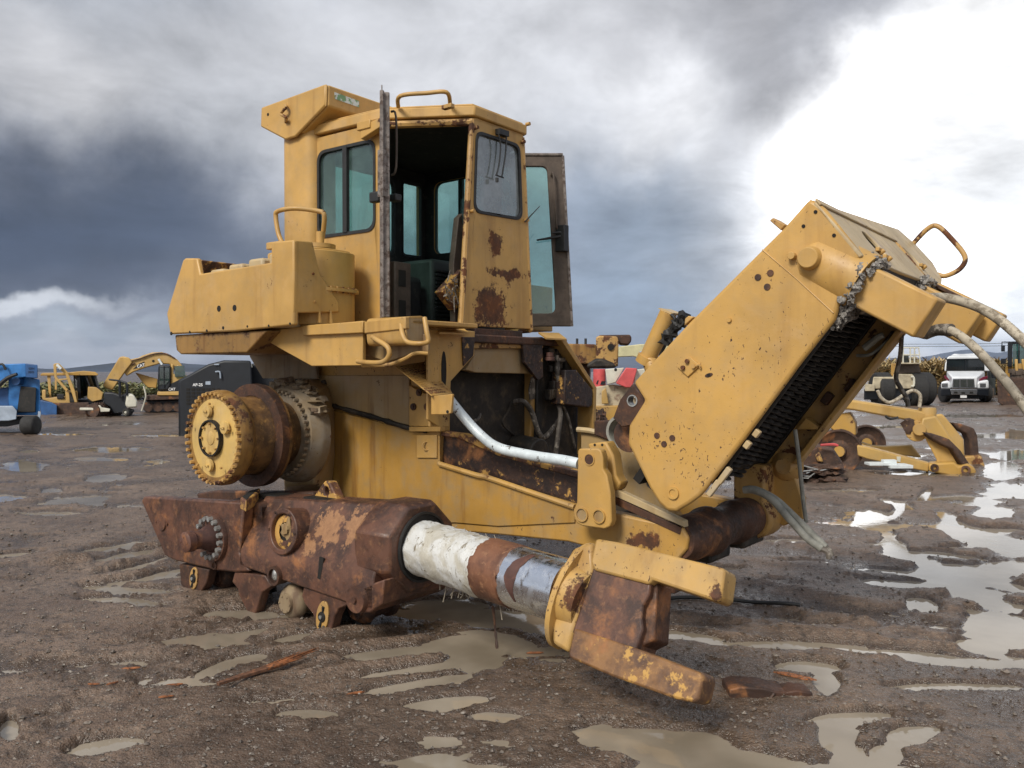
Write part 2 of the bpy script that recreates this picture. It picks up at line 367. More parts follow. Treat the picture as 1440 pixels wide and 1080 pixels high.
# ---------------------------------------------------------------- ground
PUD = [ # px, py, half width, half height, tilt deg (as seen in the photograph: only tells WHERE on the yard each puddle lies)
 (560, 918, 95, 9, -4), (670, 903, 70, 16, 0), (590, 941, 110, 7, -8), (665, 930, 40, 12, 0), (585, 962, 80, 8, -9), (630, 987, 65, 8, -5), (700, 1007, 42, 7, 0),
 (960, 1052, 130, 26, 8), (870, 1030, 60, 8, 3), (1000, 1085, 120, 30, 0), (345, 890, 40, 5, -10), (400, 866, 60, 4, -8), (305, 938, 30, 7, -20), (345, 925, 26, 5, -10), (420, 893, 30, 4, -8), (430, 1003, 40, 7, 0),
 (330, 862, 60, 6, 0), (170, 829, 85, 6, 4), (205, 815, 70, 4, -5), (165, 845, 75, 6, 2), (180, 781, 55, 6, -10), (200, 795, 60, 6, -11), (232, 806, 50, 6, -11), (165, 769, 60, 5, -9),
 (20, 780, 50, 4, -4), (30, 655, 32, 9, 0), (5, 700, 30, 6, 0), (150, 672, 32, 6, -4), (72, 690, 16, 4, 0), (95, 705, 60, 6, -6), (70, 722, 60, 4, 0), (160, 632, 55, 5, 0), (140, 645, 40, 3, 0), (40, 634, 16, 3, 0), (220, 648, 20, 3, 0), (120, 705, 30, 5, 0),
 (8, 1030, 14, 20, 0), (150, 1050, 60, 15, -10),
 (1228, 728, 22, 14, 0), (1258, 722, 16, 6, -20), (1262, 708, 28, 6, 15), (1302, 695, 12, 6, -30), (1245, 740, 40, 5, 0), (1260, 770, 26, 16, 50), (1300, 790, 60, 8, 12), (1350, 805, 80, 14, 4), (1420, 800, 60, 12, 0), (1300, 822, 90, 6, 4), (1380, 838, 70, 14, 20), (1300, 850, 26, 10, 10), (1410, 880, 50, 26, 10), (1400, 905, 60, 10, 0), (1320, 828, 90, 5, 3),
 (1380, 755, 60, 13, 12), (1340, 735, 26, 12, 30), (1430, 770, 40, 12, 0), (1400, 720, 30, 10, 0), (1380, 705, 40, 6, 0), (1420, 690, 40, 10, 0), (1410, 660, 26, 16, 0), (1430, 640, 40, 10, 0), (1340, 700, 50, 5, 0), (1440, 610, 40, 6, 0), (1300, 666, 60, 4, 0), (1430, 855, 26, 8, 0),
 (1330, 780, 60, 4, 6), (1290, 805, 50, 4, 4), (1400, 820, 60, 5, 8), (1250, 765, 30, 4, 0), (1410, 745, 40, 4, 0), (1360, 770, 40, 3, 0), (1420, 870, 40, 8, 0), (1385, 865, 30, 6, 20), (960, 893, 85, 8, 4), (1120, 908, 130, 9, 2), (1240, 918, 110, 8, 4), (1360, 932, 110, 8, 3), (1140, 938, 55, 11, 2), (1165, 960, 26, 20, 30), (1195, 1010, 55, 10, -4), (1180, 1035, 26, 22, 20), (1200, 1070, 26, 20, 20), (1285, 1035, 40, 16, -8), (1250, 1060, 22, 14, 0), (1340, 965, 90, 6, 0),
 (690, 868, 140, 12, 4), (800, 885, 60, 7, 0), (620, 850, 60, 8, 0), (1350, 585, 90, 2, 0), (1250, 600, 60, 2, 0), (1390, 612, 50, 3, 0), (1130, 790, 40, 4, 0), (1100, 760, 40, 4, 0), (1270, 640, 50, 3, 0),
 (1200, 690, 60, 3, 0), (1000, 800, 50, 4, 0), (90, 610, 50, 2, 0), (230, 612, 50, 2, 0)]
RUTS = [(60, 790, 250, 770, 6), (60, 800, 260, 783, 6), (120, 812, 270, 797, 6), (380, 905, 700, 880, 12), (430, 940, 700, 905, 10), (920, 880, 1440, 930, 12), (1060, 690, 1440, 760, 14), (1020, 770, 1440, 830, 16), (1100, 850, 1440, 880, 16), (0, 690, 300, 670, 8), (1180, 620, 1440, 640, 6), (1000, 830, 1440, 900, 14)]
def vnoise(x, y, seed):
    xi = np.floor(x).astype(np.int64); yi = np.floor(y).astype(np.int64); xf = x-xi; yf = y-yi
    def h(a, b):
        n = (a*374761393+b*668265263+seed*974634777) & 0xFFFFFFFF
        n = ((n ^ (n >> 13))*1274126177) & 0xFFFFFFFF
        return ((n ^ (n >> 16)) & 0xFFFF)/65535.0
    u = xf*xf*(3-2*xf); v = yf*yf*(3-2*yf)
    return (h(xi, yi)*(1-u)+h(xi+1, yi)*u)*(1-v)+(h(xi, yi+1)*(1-u)+h(xi+1, yi+1)*u)*v
def fbm(x, y, f, o, seed, g=.5):
    t = 0; a = 1; s_ = 0
    for k in range(o): t = t+a*(vnoise(x*f+k*17.3, y*f-k*9.1, seed+k)-.5); s_ += a; a *= g; f *= 2.03
    return t/s_
def ground_h(X, Y):
    d = np.hypot(X, Y); dd = np.maximum(Y, .3); d_ = np.maximum(d, 1)
    px = 720+FPX*X/dd; py = 522+FPX*CAMH/dd
    fade = np.exp(-d/60)
    h = fbm(X, Y, .35, 4, 1)*.06+fbm(X, Y, 2.2, 4, 5)*.030+fbm(X, Y, 9, 4, 9, .6)*.012+np.abs(fbm(X, Y, 34, 3, 31, .6))*.010
    h = h*(.25+.75*fade)+.012
    front = Y > .8
    for x0, y0, x1, y1, wd in RUTS:
        L_ = math.hypot(x1-x0, y1-y0); tx = (x1-x0)/L_; ty = (y1-y0)/L_
        s_ = (px-x0)*tx+(py-y0)*ty; q = (-(px-x0)*ty+(py-y0)*tx)+fbm(X, Y, 1.1, 3, 77)*wd*1.4
        inside = front & (s_ > -20) & (s_ < L_+20)
        lug = .7+.5*(vnoise(s_/26+q*.1, q/14, 5))
        prof = -np.exp(-(q/(wd*.42))**2)*.022+np.exp(-((np.abs(q)-wd*.9)/(wd*.3))**2)*.022*lug
        h = np.where(inside, h+prof*np.clip((s_+20)/40, 0, 1)*np.clip((L_+20-s_)/40, 0, 1), h)
    n1 = .5*fbm(X, Y, 3.2, 5, 41, .6)+.7*fbm((X+Y*.25)*.55, Y*1.9, 3.2, 5, 43, .62); n2 = fbm(X, Y, 1.1, 3, 61)
    inp = np.zeros_like(h)
    for cx_, cy_, rx, ry, an in PUD:
        a_ = math.radians(an); dx = px-cx_; dy = py-cy_
        u = (dx*math.cos(a_)+dy*math.sin(a_))/rx; v = (-dx*math.sin(a_)+dy*math.cos(a_))/ry
        inp = np.maximum(inp, np.where(front, 1.25-np.sqrt(u*u+v*v), 0))
    inp = inp+n1*1.25+n2*.5
    m = np.clip((inp-.02)/.50, 0, 1); m = m*m*(3-2*m)
    h = np.maximum(h, -.014+.5*np.maximum(h+.014, 0)*0)
    h = np.maximum(h, -.010)*(1-m)+m*(-.042+fbm(X, Y, 5, 3, 3)*.02)
    return h
WATER = -.018
def pegs(a, b, n): return list(np.linspace(a, b, n, endpoint=False))
ang = np.radians(np.array(pegs(-180, -60, 60)+pegs(-60, -36, 90)+pegs(-36, 36, 820)+pegs(36, 60, 90)+pegs(60, 180, 60)))
pys = np.concatenate([np.array([6000., 4000, 3000, 2400, 2000, 1700, 1500, 1400, 1300, 1230, 1180, 1140, 1110]), np.arange(1095, 640, -1.9), np.arange(640, 560, -1.25), np.arange(560, 530, -1.0), np.array([529, 528, 527, 526.2, 525.5, 525, 524.5, 524, 523.6, 523.3, 523.1, 522.9, 522.7, 522.5, 522.35, 522.25])])
dist = FPX*CAMH/(pys-522)
D_, A_ = np.meshgrid(dist, ang, indexing='ij')
X = D_*np.sin(A_); Y = D_*np.cos(A_)
H = ground_h(X, Y)*np.exp(-np.maximum(D_-60, 0)/60)
nr, nc = X.shape
vs = np.stack([X, Y, H], -1).reshape(-1, 3); vs = np.vstack([vs, [[0, 0, 0.0]]])
i, j = np.meshgrid(np.arange(nr-1), np.arange(nc), indexing='ij'); j2 = (j+1) % nc
q = np.stack([i*nc+j, i*nc+j2, (i+1)*nc+j2, (i+1)*nc+j], -1).reshape(-1, 4)
tri = np.stack([np.full(nc, nr*nc), (np.arange(nc)+1) % nc, np.arange(nc)], -1)
me = bpy.data.meshes.new('ground'); me.vertices.add(len(vs)); me.vertices.foreach_set('co', vs.ravel())
loops = np.concatenate([q.ravel(), tri.ravel()]); me.loops.add(len(loops)); me.loops.foreach_set('vertex_index', loops)
st = np.concatenate([np.arange(len(q))*4, len(q)*4+np.arange(len(tri))*3]); me.polygons.add(len(st)); me.polygons.foreach_set('loop_start', st)
me.update(calc_edges=True); me.validate()
if me.polygons[0].normal.z < 0: me.flip_normals()
for p in (me.polygons,): p.foreach_set('use_smooth', np.ones(len(me.polygons), dtype=bool))
gm, nt, bs, out = newmat('wet_mud')
g = nd(nt, 'NewGeometry'); P = g.outputs['Position']
a = nz(nt, P, 1.3, 6, .62); b = nz(nt, P, 14, 6, .7); c = nz(nt, P, 90, 4, .75); t2 = nz(nt, P, 3.5, 5, .65, .5)
col = mixc(nt, ramp(nt, a, .35, .65), (.150, .096, .064), (.25, .173, .122))
fin_ = nz(nt, P, 160, 3, .7); med_ = nz(nt, P, 45, 4, .75)
col = mixc(nt, ramp(nt, fin_, .42, .62, 0, .6), col, (.075, .054, .038)); col = mixc(nt, ramp(nt, med_, .56, .7, 0, .55), col, (.27, .215, .165))
col = mixc(nt, ramp(nt, b, .45, .7), col, (.06, .043, .031))
vo = nd(nt, 'TexVoronoi'); vo.inputs['Scale'].default_value = 75; nt.links.new(P, vo.inputs['Vector'])
vc = nd(nt, 'SeparateColor'); nt.links.new(vo.outputs['Color'], vc.inputs[0])
stn = math_(nt, 'MULTIPLY', ramp(nt, vo.outputs['Distance'], .42, .30), ramp(nt, vc.outputs[0], .72, .78))
stc = mixc(nt, vc.outputs[1], (.10, .085, .07), (.34, .29, .24))
col = mixc(nt, stn, col, stc)
sz = nd(nt, 'SeparateXYZ'); nt.links.new(P, sz.inputs[0])
wet = ramp(nt, math_(nt, 'ADD', sz.outputs[2], math_(nt, 'MULTIPLY', math_(nt, 'SUBTRACT', t2, .5), .05)), .026, -.010)
edge = ramp(nt, sz.outputs[2], .004, -.014)
col = mixc(nt, math_(nt, 'MULTIPLY', wet, .6), col, (.048, .035, .026))
nt.links.new(col, bs.inputs['Base Color'])
r1 = math_(nt, 'SUBTRACT', ramp(nt, c, .3, .7, .34, .68), math_(nt, 'ADD', math_(nt, 'MULTIPLY', wet, .26), math_(nt, 'MULTIPLY', edge, .24)), clamp=True); nt.links.new(r1, bs.inputs['Roughness'])
bs.inputs['Specular IOR Level'].default_value = .5
v2 = nd(nt, 'TexVoronoi'); v2.inputs['Scale'].default_value = 38; nt.links.new(P, v2.inputs['Vector']); v3 = nd(nt, 'TexVoronoi'); v3.inputs['Scale'].default_value = 105; nt.links.new(P, v3.inputs['Vector'])
hh = math_(nt, 'ADD', math_(nt, 'MULTIPLY', c, .5), math_(nt, 'ADD', math_(nt, 'MULTIPLY', b, .8), math_(nt, 'MULTIPLY', stn, .6)))
hh = math_(nt, 'SUBTRACT', hh, math_(nt, 'ADD', math_(nt, 'MULTIPLY', v2.outputs['Distance'], .7), math_(nt, 'MULTIPLY', v3.outputs['Distance'], .5)))
bump(nt, bs, hh, .6, .020)
me.materials.append(gm); go = bpy.data.objects.new('ground', me); COL.objects.link(go); tag(go, kind='structure')
wm, nt, bs, out = newmat('puddle_water')
g = nd(nt, 'NewGeometry'); P = g.outputs['Position']
col = mixc(nt, ramp(nt, nz(nt, P, .9, 4, .6), .35, .65), (.20, .165, .12), (.33, .28, .215)); nt.links.new(col, bs.inputs['Base Color'])
bs.inputs['Roughness'].default_value = .035; bs.inputs['IOR'].default_value = 1.45
bump(nt, bs, nz(nt, P, 7, 4, .6), .07, .01)
mb = MB(); n = 64; mb.add([(0, 0, WATER)]+[(90*math.cos(2*PI*k/n), 90*math.sin(2*PI*k/n), WATER) for k in range(n)], [(0, 1+k, 1+(k+1) % n) for k in range(n)])
wo_ = mb.build('puddle_water', wm, smooth=0); tag(wo_, kind='structure')
# loose stones
def gh(x, y): return float(ground_h(np.array([x]), np.array([y]))[0])
N = 20000
py_ = 1090-(rng.random(N)**.75)*440; px_ = rng.uniform(-60, 1500, N)
dd = FPX*CAMH/(py_-522); xs = (px_-720)/FPX*dd; hs = ground_h(xs, dd)
mb = MB(); ico = [Vector(v).normalized() for v in ((1, 0, .2), (-.2, 1, 0), (-1, -.1, .1), (.1, -1, -.1), (.1, .1, 1), (0, 0, -1))]
for k in range(N):
    if hs[k] < WATER-.002: continue
    s_ = .0022+.009*random.random()**5*(1+dd[k]*.12)+(.010 if random.random() < .004 else 0)
    q = Matrix.Rotation(random.uniform(0, 6.28), 3, 'Z')
    mb.add([q@Vector((v.x*s_*random.uniform(.7, 1.3), v.y*s_*random.uniform(.6, 1.2), v.z*s_*.7))+Vector((xs[k], dd[k], hs[k]+s_*.2)) for v in ico],
           [(0, 1, 4), (1, 2, 4), (2, 3, 4), (3, 0, 4), (1, 0, 5), (2, 1, 5), (3, 2, 5), (0, 3, 5)])
gmat = plain('gravel_stone', (.13, .105, .085), .6, 0, .6, 40, .2, (.30, .27, .23), (.56, .62))
gv = mb.build('gravel', gmat, smooth=60); tag(gv, 'loose small stones and grit scattered over the wet mud yard', 'gravel', kind='stuff')
# ---------------------------------------------------------------- hills
def ridge(name, pts, d, mat):
    mb = MB(); top = []; back = []
    n = 160; xs_ = np.linspace(pts[0][0], pts[-1][0], n); ys_ = np.interp(xs_, [p[0] for p in pts], [p[1] for p in pts])
    rows = []
    for k, t in enumerate((0, .35, .7, 1.0, 1.35)):
        row = []
        for x, y in zip(xs_, ys_):
            hgt = G(x, y, d).z; nn = mnoise.fractal(Vector((x*.012, k*.7, d*.001)), 1, 2, 5)
            X_ = G(x, 522, d).x
            zz = hgt*(t if t <= 1 else .6)*(1+.10*nn) if t > 0 else -5
            row.append((X_*(1+.0*t), d*(.82+.18*t)+nn*d*.01, zz))
        rows.append(row)
    m = n
    vs_ = [p for r_ in rows for p in r_]; fs_ = [(a_*m+i_, a_*m+i_+1, (a_+1)*m+i_+1, (a_+1)*m+i_) for a_ in range(4) for i_ in range(m-1)]
    mb.add(vs_, fs_); return tag(mb.build(name, mat), kind='structure')
hm = plain('hill_shade_blue', (.035, .05, .075), .9, 0, .35, .004, 0)  # cloud shadow and distance blue are put into this dark base colour
ridge('hills', [(-500, 517), (-200, 512), (0, 514), (60, 519), (90, 518), (110, 518), (140, 516), (155, 514), (170, 509), (215, 508), (260, 512), (340, 514), (420, 512), (520, 516), (640, 514), (800, 517), (860, 519)], 2600, hm)
ridge('hills', [(760, 512), (880, 502), (960, 504), (1100, 500), (1180, 506), (1290, 502), (1305, 500), (1340, 494), (1365, 491), (1400, 496), (1440, 492), (1500, 498), (1700, 486), (2000, 500)], 13500, hm)

hz_m = bpy.data.materials.new('haze_air'); hz_m.use_nodes = True; hn = hz_m.node_tree; hn.nodes.clear()
ho = hn.nodes.new('ShaderNodeOutputMaterial'); pv = hn.nodes.new('ShaderNodeVolumePrincipled'); pv.inputs['Color'].default_value = (.62, .72, .92, 1); pv.inputs['Density'].default_value = 5e-5; pv.inputs['Anisotropy'].default_value = .2
hn.links.new(pv.outputs[0], ho.inputs['Volume'])
hb_ = MB().bb(-16000, 16000, -300, 16000, -8, 520).build('haze', hz_m, smooth=0); tag(hb_, kind='stuff')
# ---------------------------------------------------------------- materials of the machine
RB = [(.050, .025, .018), (.12, .053, .032), (.20, .098, .05)]
def sp(v, r): return (tuple(W(v)), r)
YB = (.51, .298, .082)
M = {}
M['y'] = paint('faded_yellow_paint', YB, .30, .5, .35)
M['yclean'] = paint('yellow_paint', (.53, .312, .088), .12, .35, .28)
M['yguard'] = paint('chipped_yellow_paint', (.53, .308, .082), .05, .95, .22)
M['yrust'] = paint('rusting_yellow_paint', (.48, .28, .085), .95, 1.0, .5)
M['yoil'] = paint('oil_streaked_paint', (.30, .165, .045), .8, .4, 1.1, dusty=(.13, .08, .035))
M['forklow'] = rusty('yoke_rust_paint', [(.10, .05, .028), (.24, .12, .045), (.36, .19, .065)], yellow=.7, rough=.55)
M['drum'] = rusty('oily_drum', [(.07, .038, .018), (.19, .10, .035), (.30, .17, .055)], yellow=.3, rough=.42)
M['tan'] = paint('dusty_tan_paint', (.36, .24, .105), .2, .4, .9, dusty=(.33, .25, .15))
M['dust'] = paint('mud_caked_paint', (.26, .19, .11), .3, .2, 1.3, dusty=(.24, .20, .15), rough=.8)
M['front'] = paint('windscreen_panel_paint', YB, .15, .5, .3, spots=[sp((.15, 1.45, 2.07), (.27, .27, .28)), sp((.15, 1.62, 2.33), (.28, .28, .06)), sp((.15, 1.5, 2.55), (.11, .11, .11))])
M['rail'] = paint('frame_rail_paint', (.47, .262, .062), .3, 1.0, .45, spots=[sp((.35, .95, .93), (.12, .12, .12)), sp((1.7, .95, .62), (.2, .1, .07))])
M['railrec'] = rusty('dark_rusty_recess', [(.015, .009, .008), (.038, .019, .013), (.14, .065, .028)], yellow=.55, rough=.5)
M['case'] = paint('stained_case_paint', (.42, .23, .05), .2, .3, .75, dusty=(.30, .20, .09))
M['rust'] = rusty('brown_rust', RB, rough=.46, bumpy=.32, spots=[sp((-.1, .1, .62), .17), sp((.15, .1, .66), .14), sp((-.2, .05, .48), .1)])
M['rusty'] = rusty('rust_with_paint', RB, yellow=.9)
M['darkrust'] = rusty('dark_rust', [(.035, .018, .012), (.075, .032, .017), (.15, .065, .025)])
M['fork'] = paint('yoke_paint', (.50, .30, .09), .30, 1.2, .4, spots=[sp((1.80, .10, .50), (.17, .22, .13)), sp((1.88, .16, .40), (.12, .25, .12)), sp((2.2, .15, .28), (.25, .18, .07)), sp((2.45, .1, .25), (.13, .22, .16)), sp((2.52, .1, .62), (.05, .2, .06))])
M['dark'] = plain('greasy_shade_black', (.008, .007, .006), .6, 0, .5, 9, .5, (.028, .022, .016), (.5, .7))  # greasy black, darkened further to hold the engine bay's deep shade
M['grease'] = plain('oily_dirt', (.018, .014, .010), .65, 0, .6, 6, .8, (.07, .05, .03), (.5, .7))
M['interior'] = plain('cab_lining', (.014, .014, .013), .8, 0, .4, 7, .3, (.06, .052, .04), (.55, .7))
M['panelgrey'] = plain('grey_green_trim', (.035, .04, .037), .6, 0, .3, 8, .2)
M['rubber'] = plain('black_rubber', (.018, .018, .018), .55, 0, .3, 20, .2)
M['hose'] = plain('dusty_hose', (.40, .35, .27), .8, 0, .25, 12, .3, (.20, .165, .12), (.5, .6))
M['hoseg'] = plain('grey_hose', (.27, .265, .23), .7, 0, .3, 14, .2)
M['hosed'] = plain('worn_hose', (.10, .085, .07), .6, 0, .5, 12, .3, (.28, .25, .21), (.52, .6))
M['white'] = plain('chipped_white_pipe', (.62, .68, .70), .4, .1, .15, 10, .2, (.10, .08, .06), (.60, .64))
M['steel'] = plain('bolt_steel', (.42, .42, .40), .4, .7, .3, 30, .2)
M['alu'] = plain('weathered_door_edge', (.21, .18, .16), .6, .2, .4, 16, .4, (.09, .06, .045), (.5, .6))
M['doorin'] = plain('brown_door_frame', (.085, .062, .046), .65, 0, .3, 9, .3, (.06, .04, .028), (.55, .68))
M['hole'] = plain('hole_shade', (.012, .01, .008), .9, 0, .2, 10, 0)  # near-black on discs and plates, painting in the shade of openings
M['crust'] = plain('cracked_foam_seal', (.17, .155, .14), .9, 0, .5, 30, .8, (.33, .31, .28), (.46, .58))
M['core'] = plain('radiator_fins', (.055, .05, .046), .5, .2, .5, 14, .3, (.16, .13, .10), (.58, .7))
M['glass'] = glass('green_tinted_glass', (.62, .82, .78), .10, .14, (.22, .33, .31))
M['glassw'] = glass('fogged_windscreen', (.55, .62, .62), .22, .55, (.36, .40, .40))
M['ropes'] = plain('frayed_cord', (.3, .26, .2), .9, 0, .2, 20, .2)
M['pale'] = paint('skylit_pale_paint', (.50, .37, .19), .12, .3, .5, dusty=(.42, .36, .26))  # dusty paint; skylight on the top faces is put into its pale tone
m, nt, bs, out = newmat('chrome_rod'); g = nd(nt, 'NewGeometry'); P = g.outputs['Position']
bs.inputs['Metallic'].default_value = 1; bs.inputs['Base Color'].default_value = (.72, .74, .77, 1)
nt.links.new(ramp(nt, nz(nt, P, 12, 6, .75, .5), .35, .7, .10, .42), bs.inputs['Roughness']); nt.links.new(mixc(nt, ramp(nt, nz(nt, P, 18, 6, .75, 0, (1, 1, .3)), .56, .7), (.74, .76, .79), (.26, .22, .18)), bs.inputs['Base Color']); M['chrome'] = m
m, nt, bs, out = newmat('wrapped_tube'); g = nd(nt, 'NewGeometry'); P = g.outputs['Position']
n1 = nz(nt, P, 6, 6, .7, .6); n2 = nz(nt, P, 22, 6, .75, .5, (1, 1, .4))
c = mixc(nt, ramp(nt, n1, .42, .6), (.46, .43, .36), (.60, .60, .58)); c = mixc(nt, ramp(nt, n2, .56, .66), c, (.19, .155, .10))
nt.links.new(c, bs.inputs['Base Color']); bs.inputs['Roughness'].default_value = .45; bump(nt, bs, n2, .9, .012); M['wrap'] = m
M['orange'] = rusty('orange_rust', [(.10, .042, .024), (.19, .082, .042), (.33, .17, .085)], rough=.5, bumpy=.25)
M['scar'] = rusty('dark_scar', [(.05, .022, .018), (.09, .04, .03), (.14, .06, .04)], rough=.6)

dz = thing('bulldozer', 'huge stripped yellow bulldozer without tracks, its cab doors hanging open and radiator guard tilted forward', 'bulldozer', O, YAW)
def P3(name, mb, mat, parent=dz, bevel=.006, **k): return mb.build(name, M[mat], parent, bevel, **k)
CL = 1.53
# ================================================================ main frame
def mir(pts): return [Vector((p.x, 2*CL-p.y, p.z)) for p in pts]
case_px = [(400, 600), (412, 560), (440, 528), (440, 490), (620, 490), (620, 600), (617, 655), (812, 711), (960, 742), (968, 757), (966, 772), (955, 786), (935, 790), (860, 778), (798, 762), (700, 752), (640, 747), (610, 760), (540, 765), (470, 745), (400, 690)]
casep = [PB(*p, .95) for p in case_px]
mf = P3('main_frame', MB().prism(casep, (0, .10, 0)).prism([Vector((p.x, p.y+1.06, p.z)) for p in casep], (0, .10, 0)), 'rail', bevel=.012)
# rear case: solid body between the rails (transmission and bevel gear case)
x0 = PB(400, 600, .95).x
mb = MB(); mb.bb(x0+.02, PB(617, 600, .95).x-.05, 1.0, 2.06, .75, 1.62); mb.bb(x0-.25, x0+.3, 1.15, 1.95, .8, 1.5)
P3('gear_case', mb, 'grease', bevel=.03)
# side skin panels of the case
P3('case_panel', slabB([(430, 528), (575, 528), (575, 598), (545, 592), (500, 580), (470, 572), (462, 560), (455, 540), (430, 534)], .93, .02), 'tan', bevel=.004)
P3('case_panel', slabB([(462, 575), (500, 585), (545, 597), (575, 604), (618, 604), (618, 655), (808, 712), (808, 735), (700, 740), (640, 735), (600, 735), (560, 725), (470, 720), (400, 690), (398, 640), (440, 590)], .938, .012), 'case', bevel=.003)
# greasy seam between upper and lower case
P3('oily_seam', MB().tube([PB(455, 535, .925), PB(463, 566, .925), PB(480, 574, .92), PB(530, 588, .92), PB(575, 602, .92), PB(600, 606, .925)], [.022, .016], 8, 6, .25), 'grease', bevel=0)
P3('seam_ledge', MB().prism([PB(575, 600, .90), PB(619, 600, .90), PB(619, 607, .90), PB(575, 607, .90)], (0, .05, 0)), 'y', bevel=.004)
bp = MB().prism([PB(*p, .9) for p in [(575, 542), (600, 555), (617, 560), (618, 600), (575, 599)]], (0, .04, 0)); pl = P3('bolted_plate', bp, 'y', bevel=.004)
mb = MB()
for q in ((582, 572), (601, 572), (590, 552)): c = PB(*q, .9); mb.ring(c+Vector((0, -.012, 0)), c, .025, .014, 16); mb.cyl(c+Vector((0, -.02, 0)), c, .013, n=6)
mb.build('bolt', M['darkrust'], pl)
P3('square_pad', MB().prism([PB(*p, .925) for p in [(586, 612), (614, 612), (614, 644), (586, 644)]], (0, .03, 0)).ring(PB(600, 627, .918), PB(600, 627, .925), .035, .024, 20), 'y', bevel=.003)
# lip along the rail, long rusty, near-black recess above it
P3('rail_lip', MB().tube([PB(617, 652, .93), PB(670, 668, .925), PB(684, 671, .93), (PB(740, 690, .93)), PB(808, 713, .93)], .018, 8, 4), 'y', bevel=0)
P3('recess_plate', slabB([(620, 612), (645, 616), (700, 640), (812, 672), (814, 708), (740, 686), (684, 668), (618, 651)], .985, .015), 'railrec', bevel=.003)
P3('top_flange', MB().prism([PB(*p, .95) for p in [(620, 606), (650, 610), (760, 650), (812, 664), (812, 672), (700, 641), (645, 616), (620, 613)]], (0, .07, 0)), 'rusty', bevel=.005)
rt = [PB(862, 686, .94), PB(962, 733, .94), PB(963, 742, .94), PB(862, 697, .94)]
P3('rail_top_strip', MB().prism(rt, (0, .05, 0)), 'pale', bevel=.004)
P3('rail_wear_strip', MB().prism([PB(862, 697.5, .945), PB(958, 742.5, .945), PB(956, 752, .945), PB(864, 709, .945)], (0, .02, 0)), 'darkrust', bevel=.002)
# inner face of the far rail, standing higher
P3('far_rail', slabB([(817, 603), (835, 607), (882, 625), (938, 700), (960, 730), (960, 760), (840, 740), (817, 700)], 1.9, .05), 'tan', bevel=.005)
P3('far_rail_edge', MB().tube([PB(812, 604, 1.88), PB(840, 608, 1.88), PB(885, 627, 1.88)], .02, 8, 3), 'pale', bevel=0)
# cross tube at the front end
c0 = PB(958, 762, .97); c0.z -= .0
mb = MB(); mb.lathe(c0+Vector((-.02, .0, 0)), c0+Vector((-.02, 1, 0)), [(0, .10), (.08, .135), (.33, .135), (.36, .15), (.40, .15), (.43, .125), (.72, .12), (.75, .14), (.80, .14), (1.0, .13)], 28)
P3('cross_tube', mb, 'darkrust', bevel=0)
mb = MB(); cc = c0+Vector((0, 1.0, 0)); mb.lathe(cc, cc+Vector((0, 1, 0)), [(0, .145), (.15, .15), (.22, .15), (.34, .12), (.36, .09)], 24)
mb.bb(cc.x-.12, cc.x+.10, cc.y, cc.y+.2, cc.z, cc.z+.35); P3('trunnion_block', mb, 'yrust', bevel=.02)
mb = MB(); mb.bb(c0.x-.14, c0.x+.02, 1.32, 1.62, c0.z-.19, c0.z-.08); mb.bb(c0.x-.1, c0.x+.05, 1.75, 2.1, c0.z-.17, c0.z-.09); P3('torn_bracket', mb, 'grease', bevel=.02)
P3('hanging_grime', MB().tube([c0+Vector((-.05, .42, -.12)), c0+Vector((-.04, .42, -.2)), c0+Vector((-.045, .425, -.30))], .006, 6, 4, .3), 'grease', bevel=0)
mb = MB(); s0 = PB(948, 785, 1.15); mb.box(s0+Vector((0, .0, -.08)), (.06, .10, .24)); P3('strut', mb, 'darkrust', bevel=.01)
# pivot bracket near the front
br = [(812.5, 634), (814, 631), (841, 631), (845, 634), (847.5, 643), (848, 660), (853, 668), (858, 693), (860, 733), (857, 741), (850, 744), (819, 740), (811, 736), (807, 729), (806, 717), (811, 706)]
hc = PB(829, 646, .8)
bk = P3('pivot_bracket', slabB(br, .8, .06).add([], []), 'yguard', bevel=.008)
mb = MB().ring(hc+Vector((0, -.006, 0)), hc+Vector((0, .01, 0)), .036, .03, 24); mb.build('bore_ring', M['y'], bk)
MB().cyl(hc+Vector((0, -.004, 0)), hc+Vector((0, .01, 0)), .03).build('bore', M['darkrust'], bk)
for q in ((819, 723.5), (843, 725.8)):
    c = PB(*q, .8); MB().ring(c+Vector((0, -.012, 0)), c+Vector((0, .01, 0)), .042, .035, 24).build('bore_ring', M['y'], bk); MB().cyl(c+Vector((0, -.003, 0)), c+Vector((0, .01, 0)), .035).build('bore', M['tan'], bk)
lg = P3('lug', MB().prism([PB(*p, .93) for p in [(826, 624), (852, 621), (862, 640), (866, 668), (873, 680), (868, 690), (840, 690), (838, 640), (828, 632)]], (0, .10, 0)), 'yguard', bevel=.012)
mb = MB()
for q in ((836.5, 625.5), (847, 625.5)): c = PB(*q, .93); mb.cyl(c+Vector((0, -.003, 0)), c, .008, n=10)
mb.build('bolt_hole', M['hole'], lg)
# white coolant pipe
P3('coolant_pipe', MB().tube([PB(628, 556, .86), PB(650, 584, .86), PB(676, 612, .86), PB(702, 630, .85), PB(750, 641, .85), PB(790, 647, .84), PB(814, 652, .84)], .033, 16, 7), 'white', bevel=0)
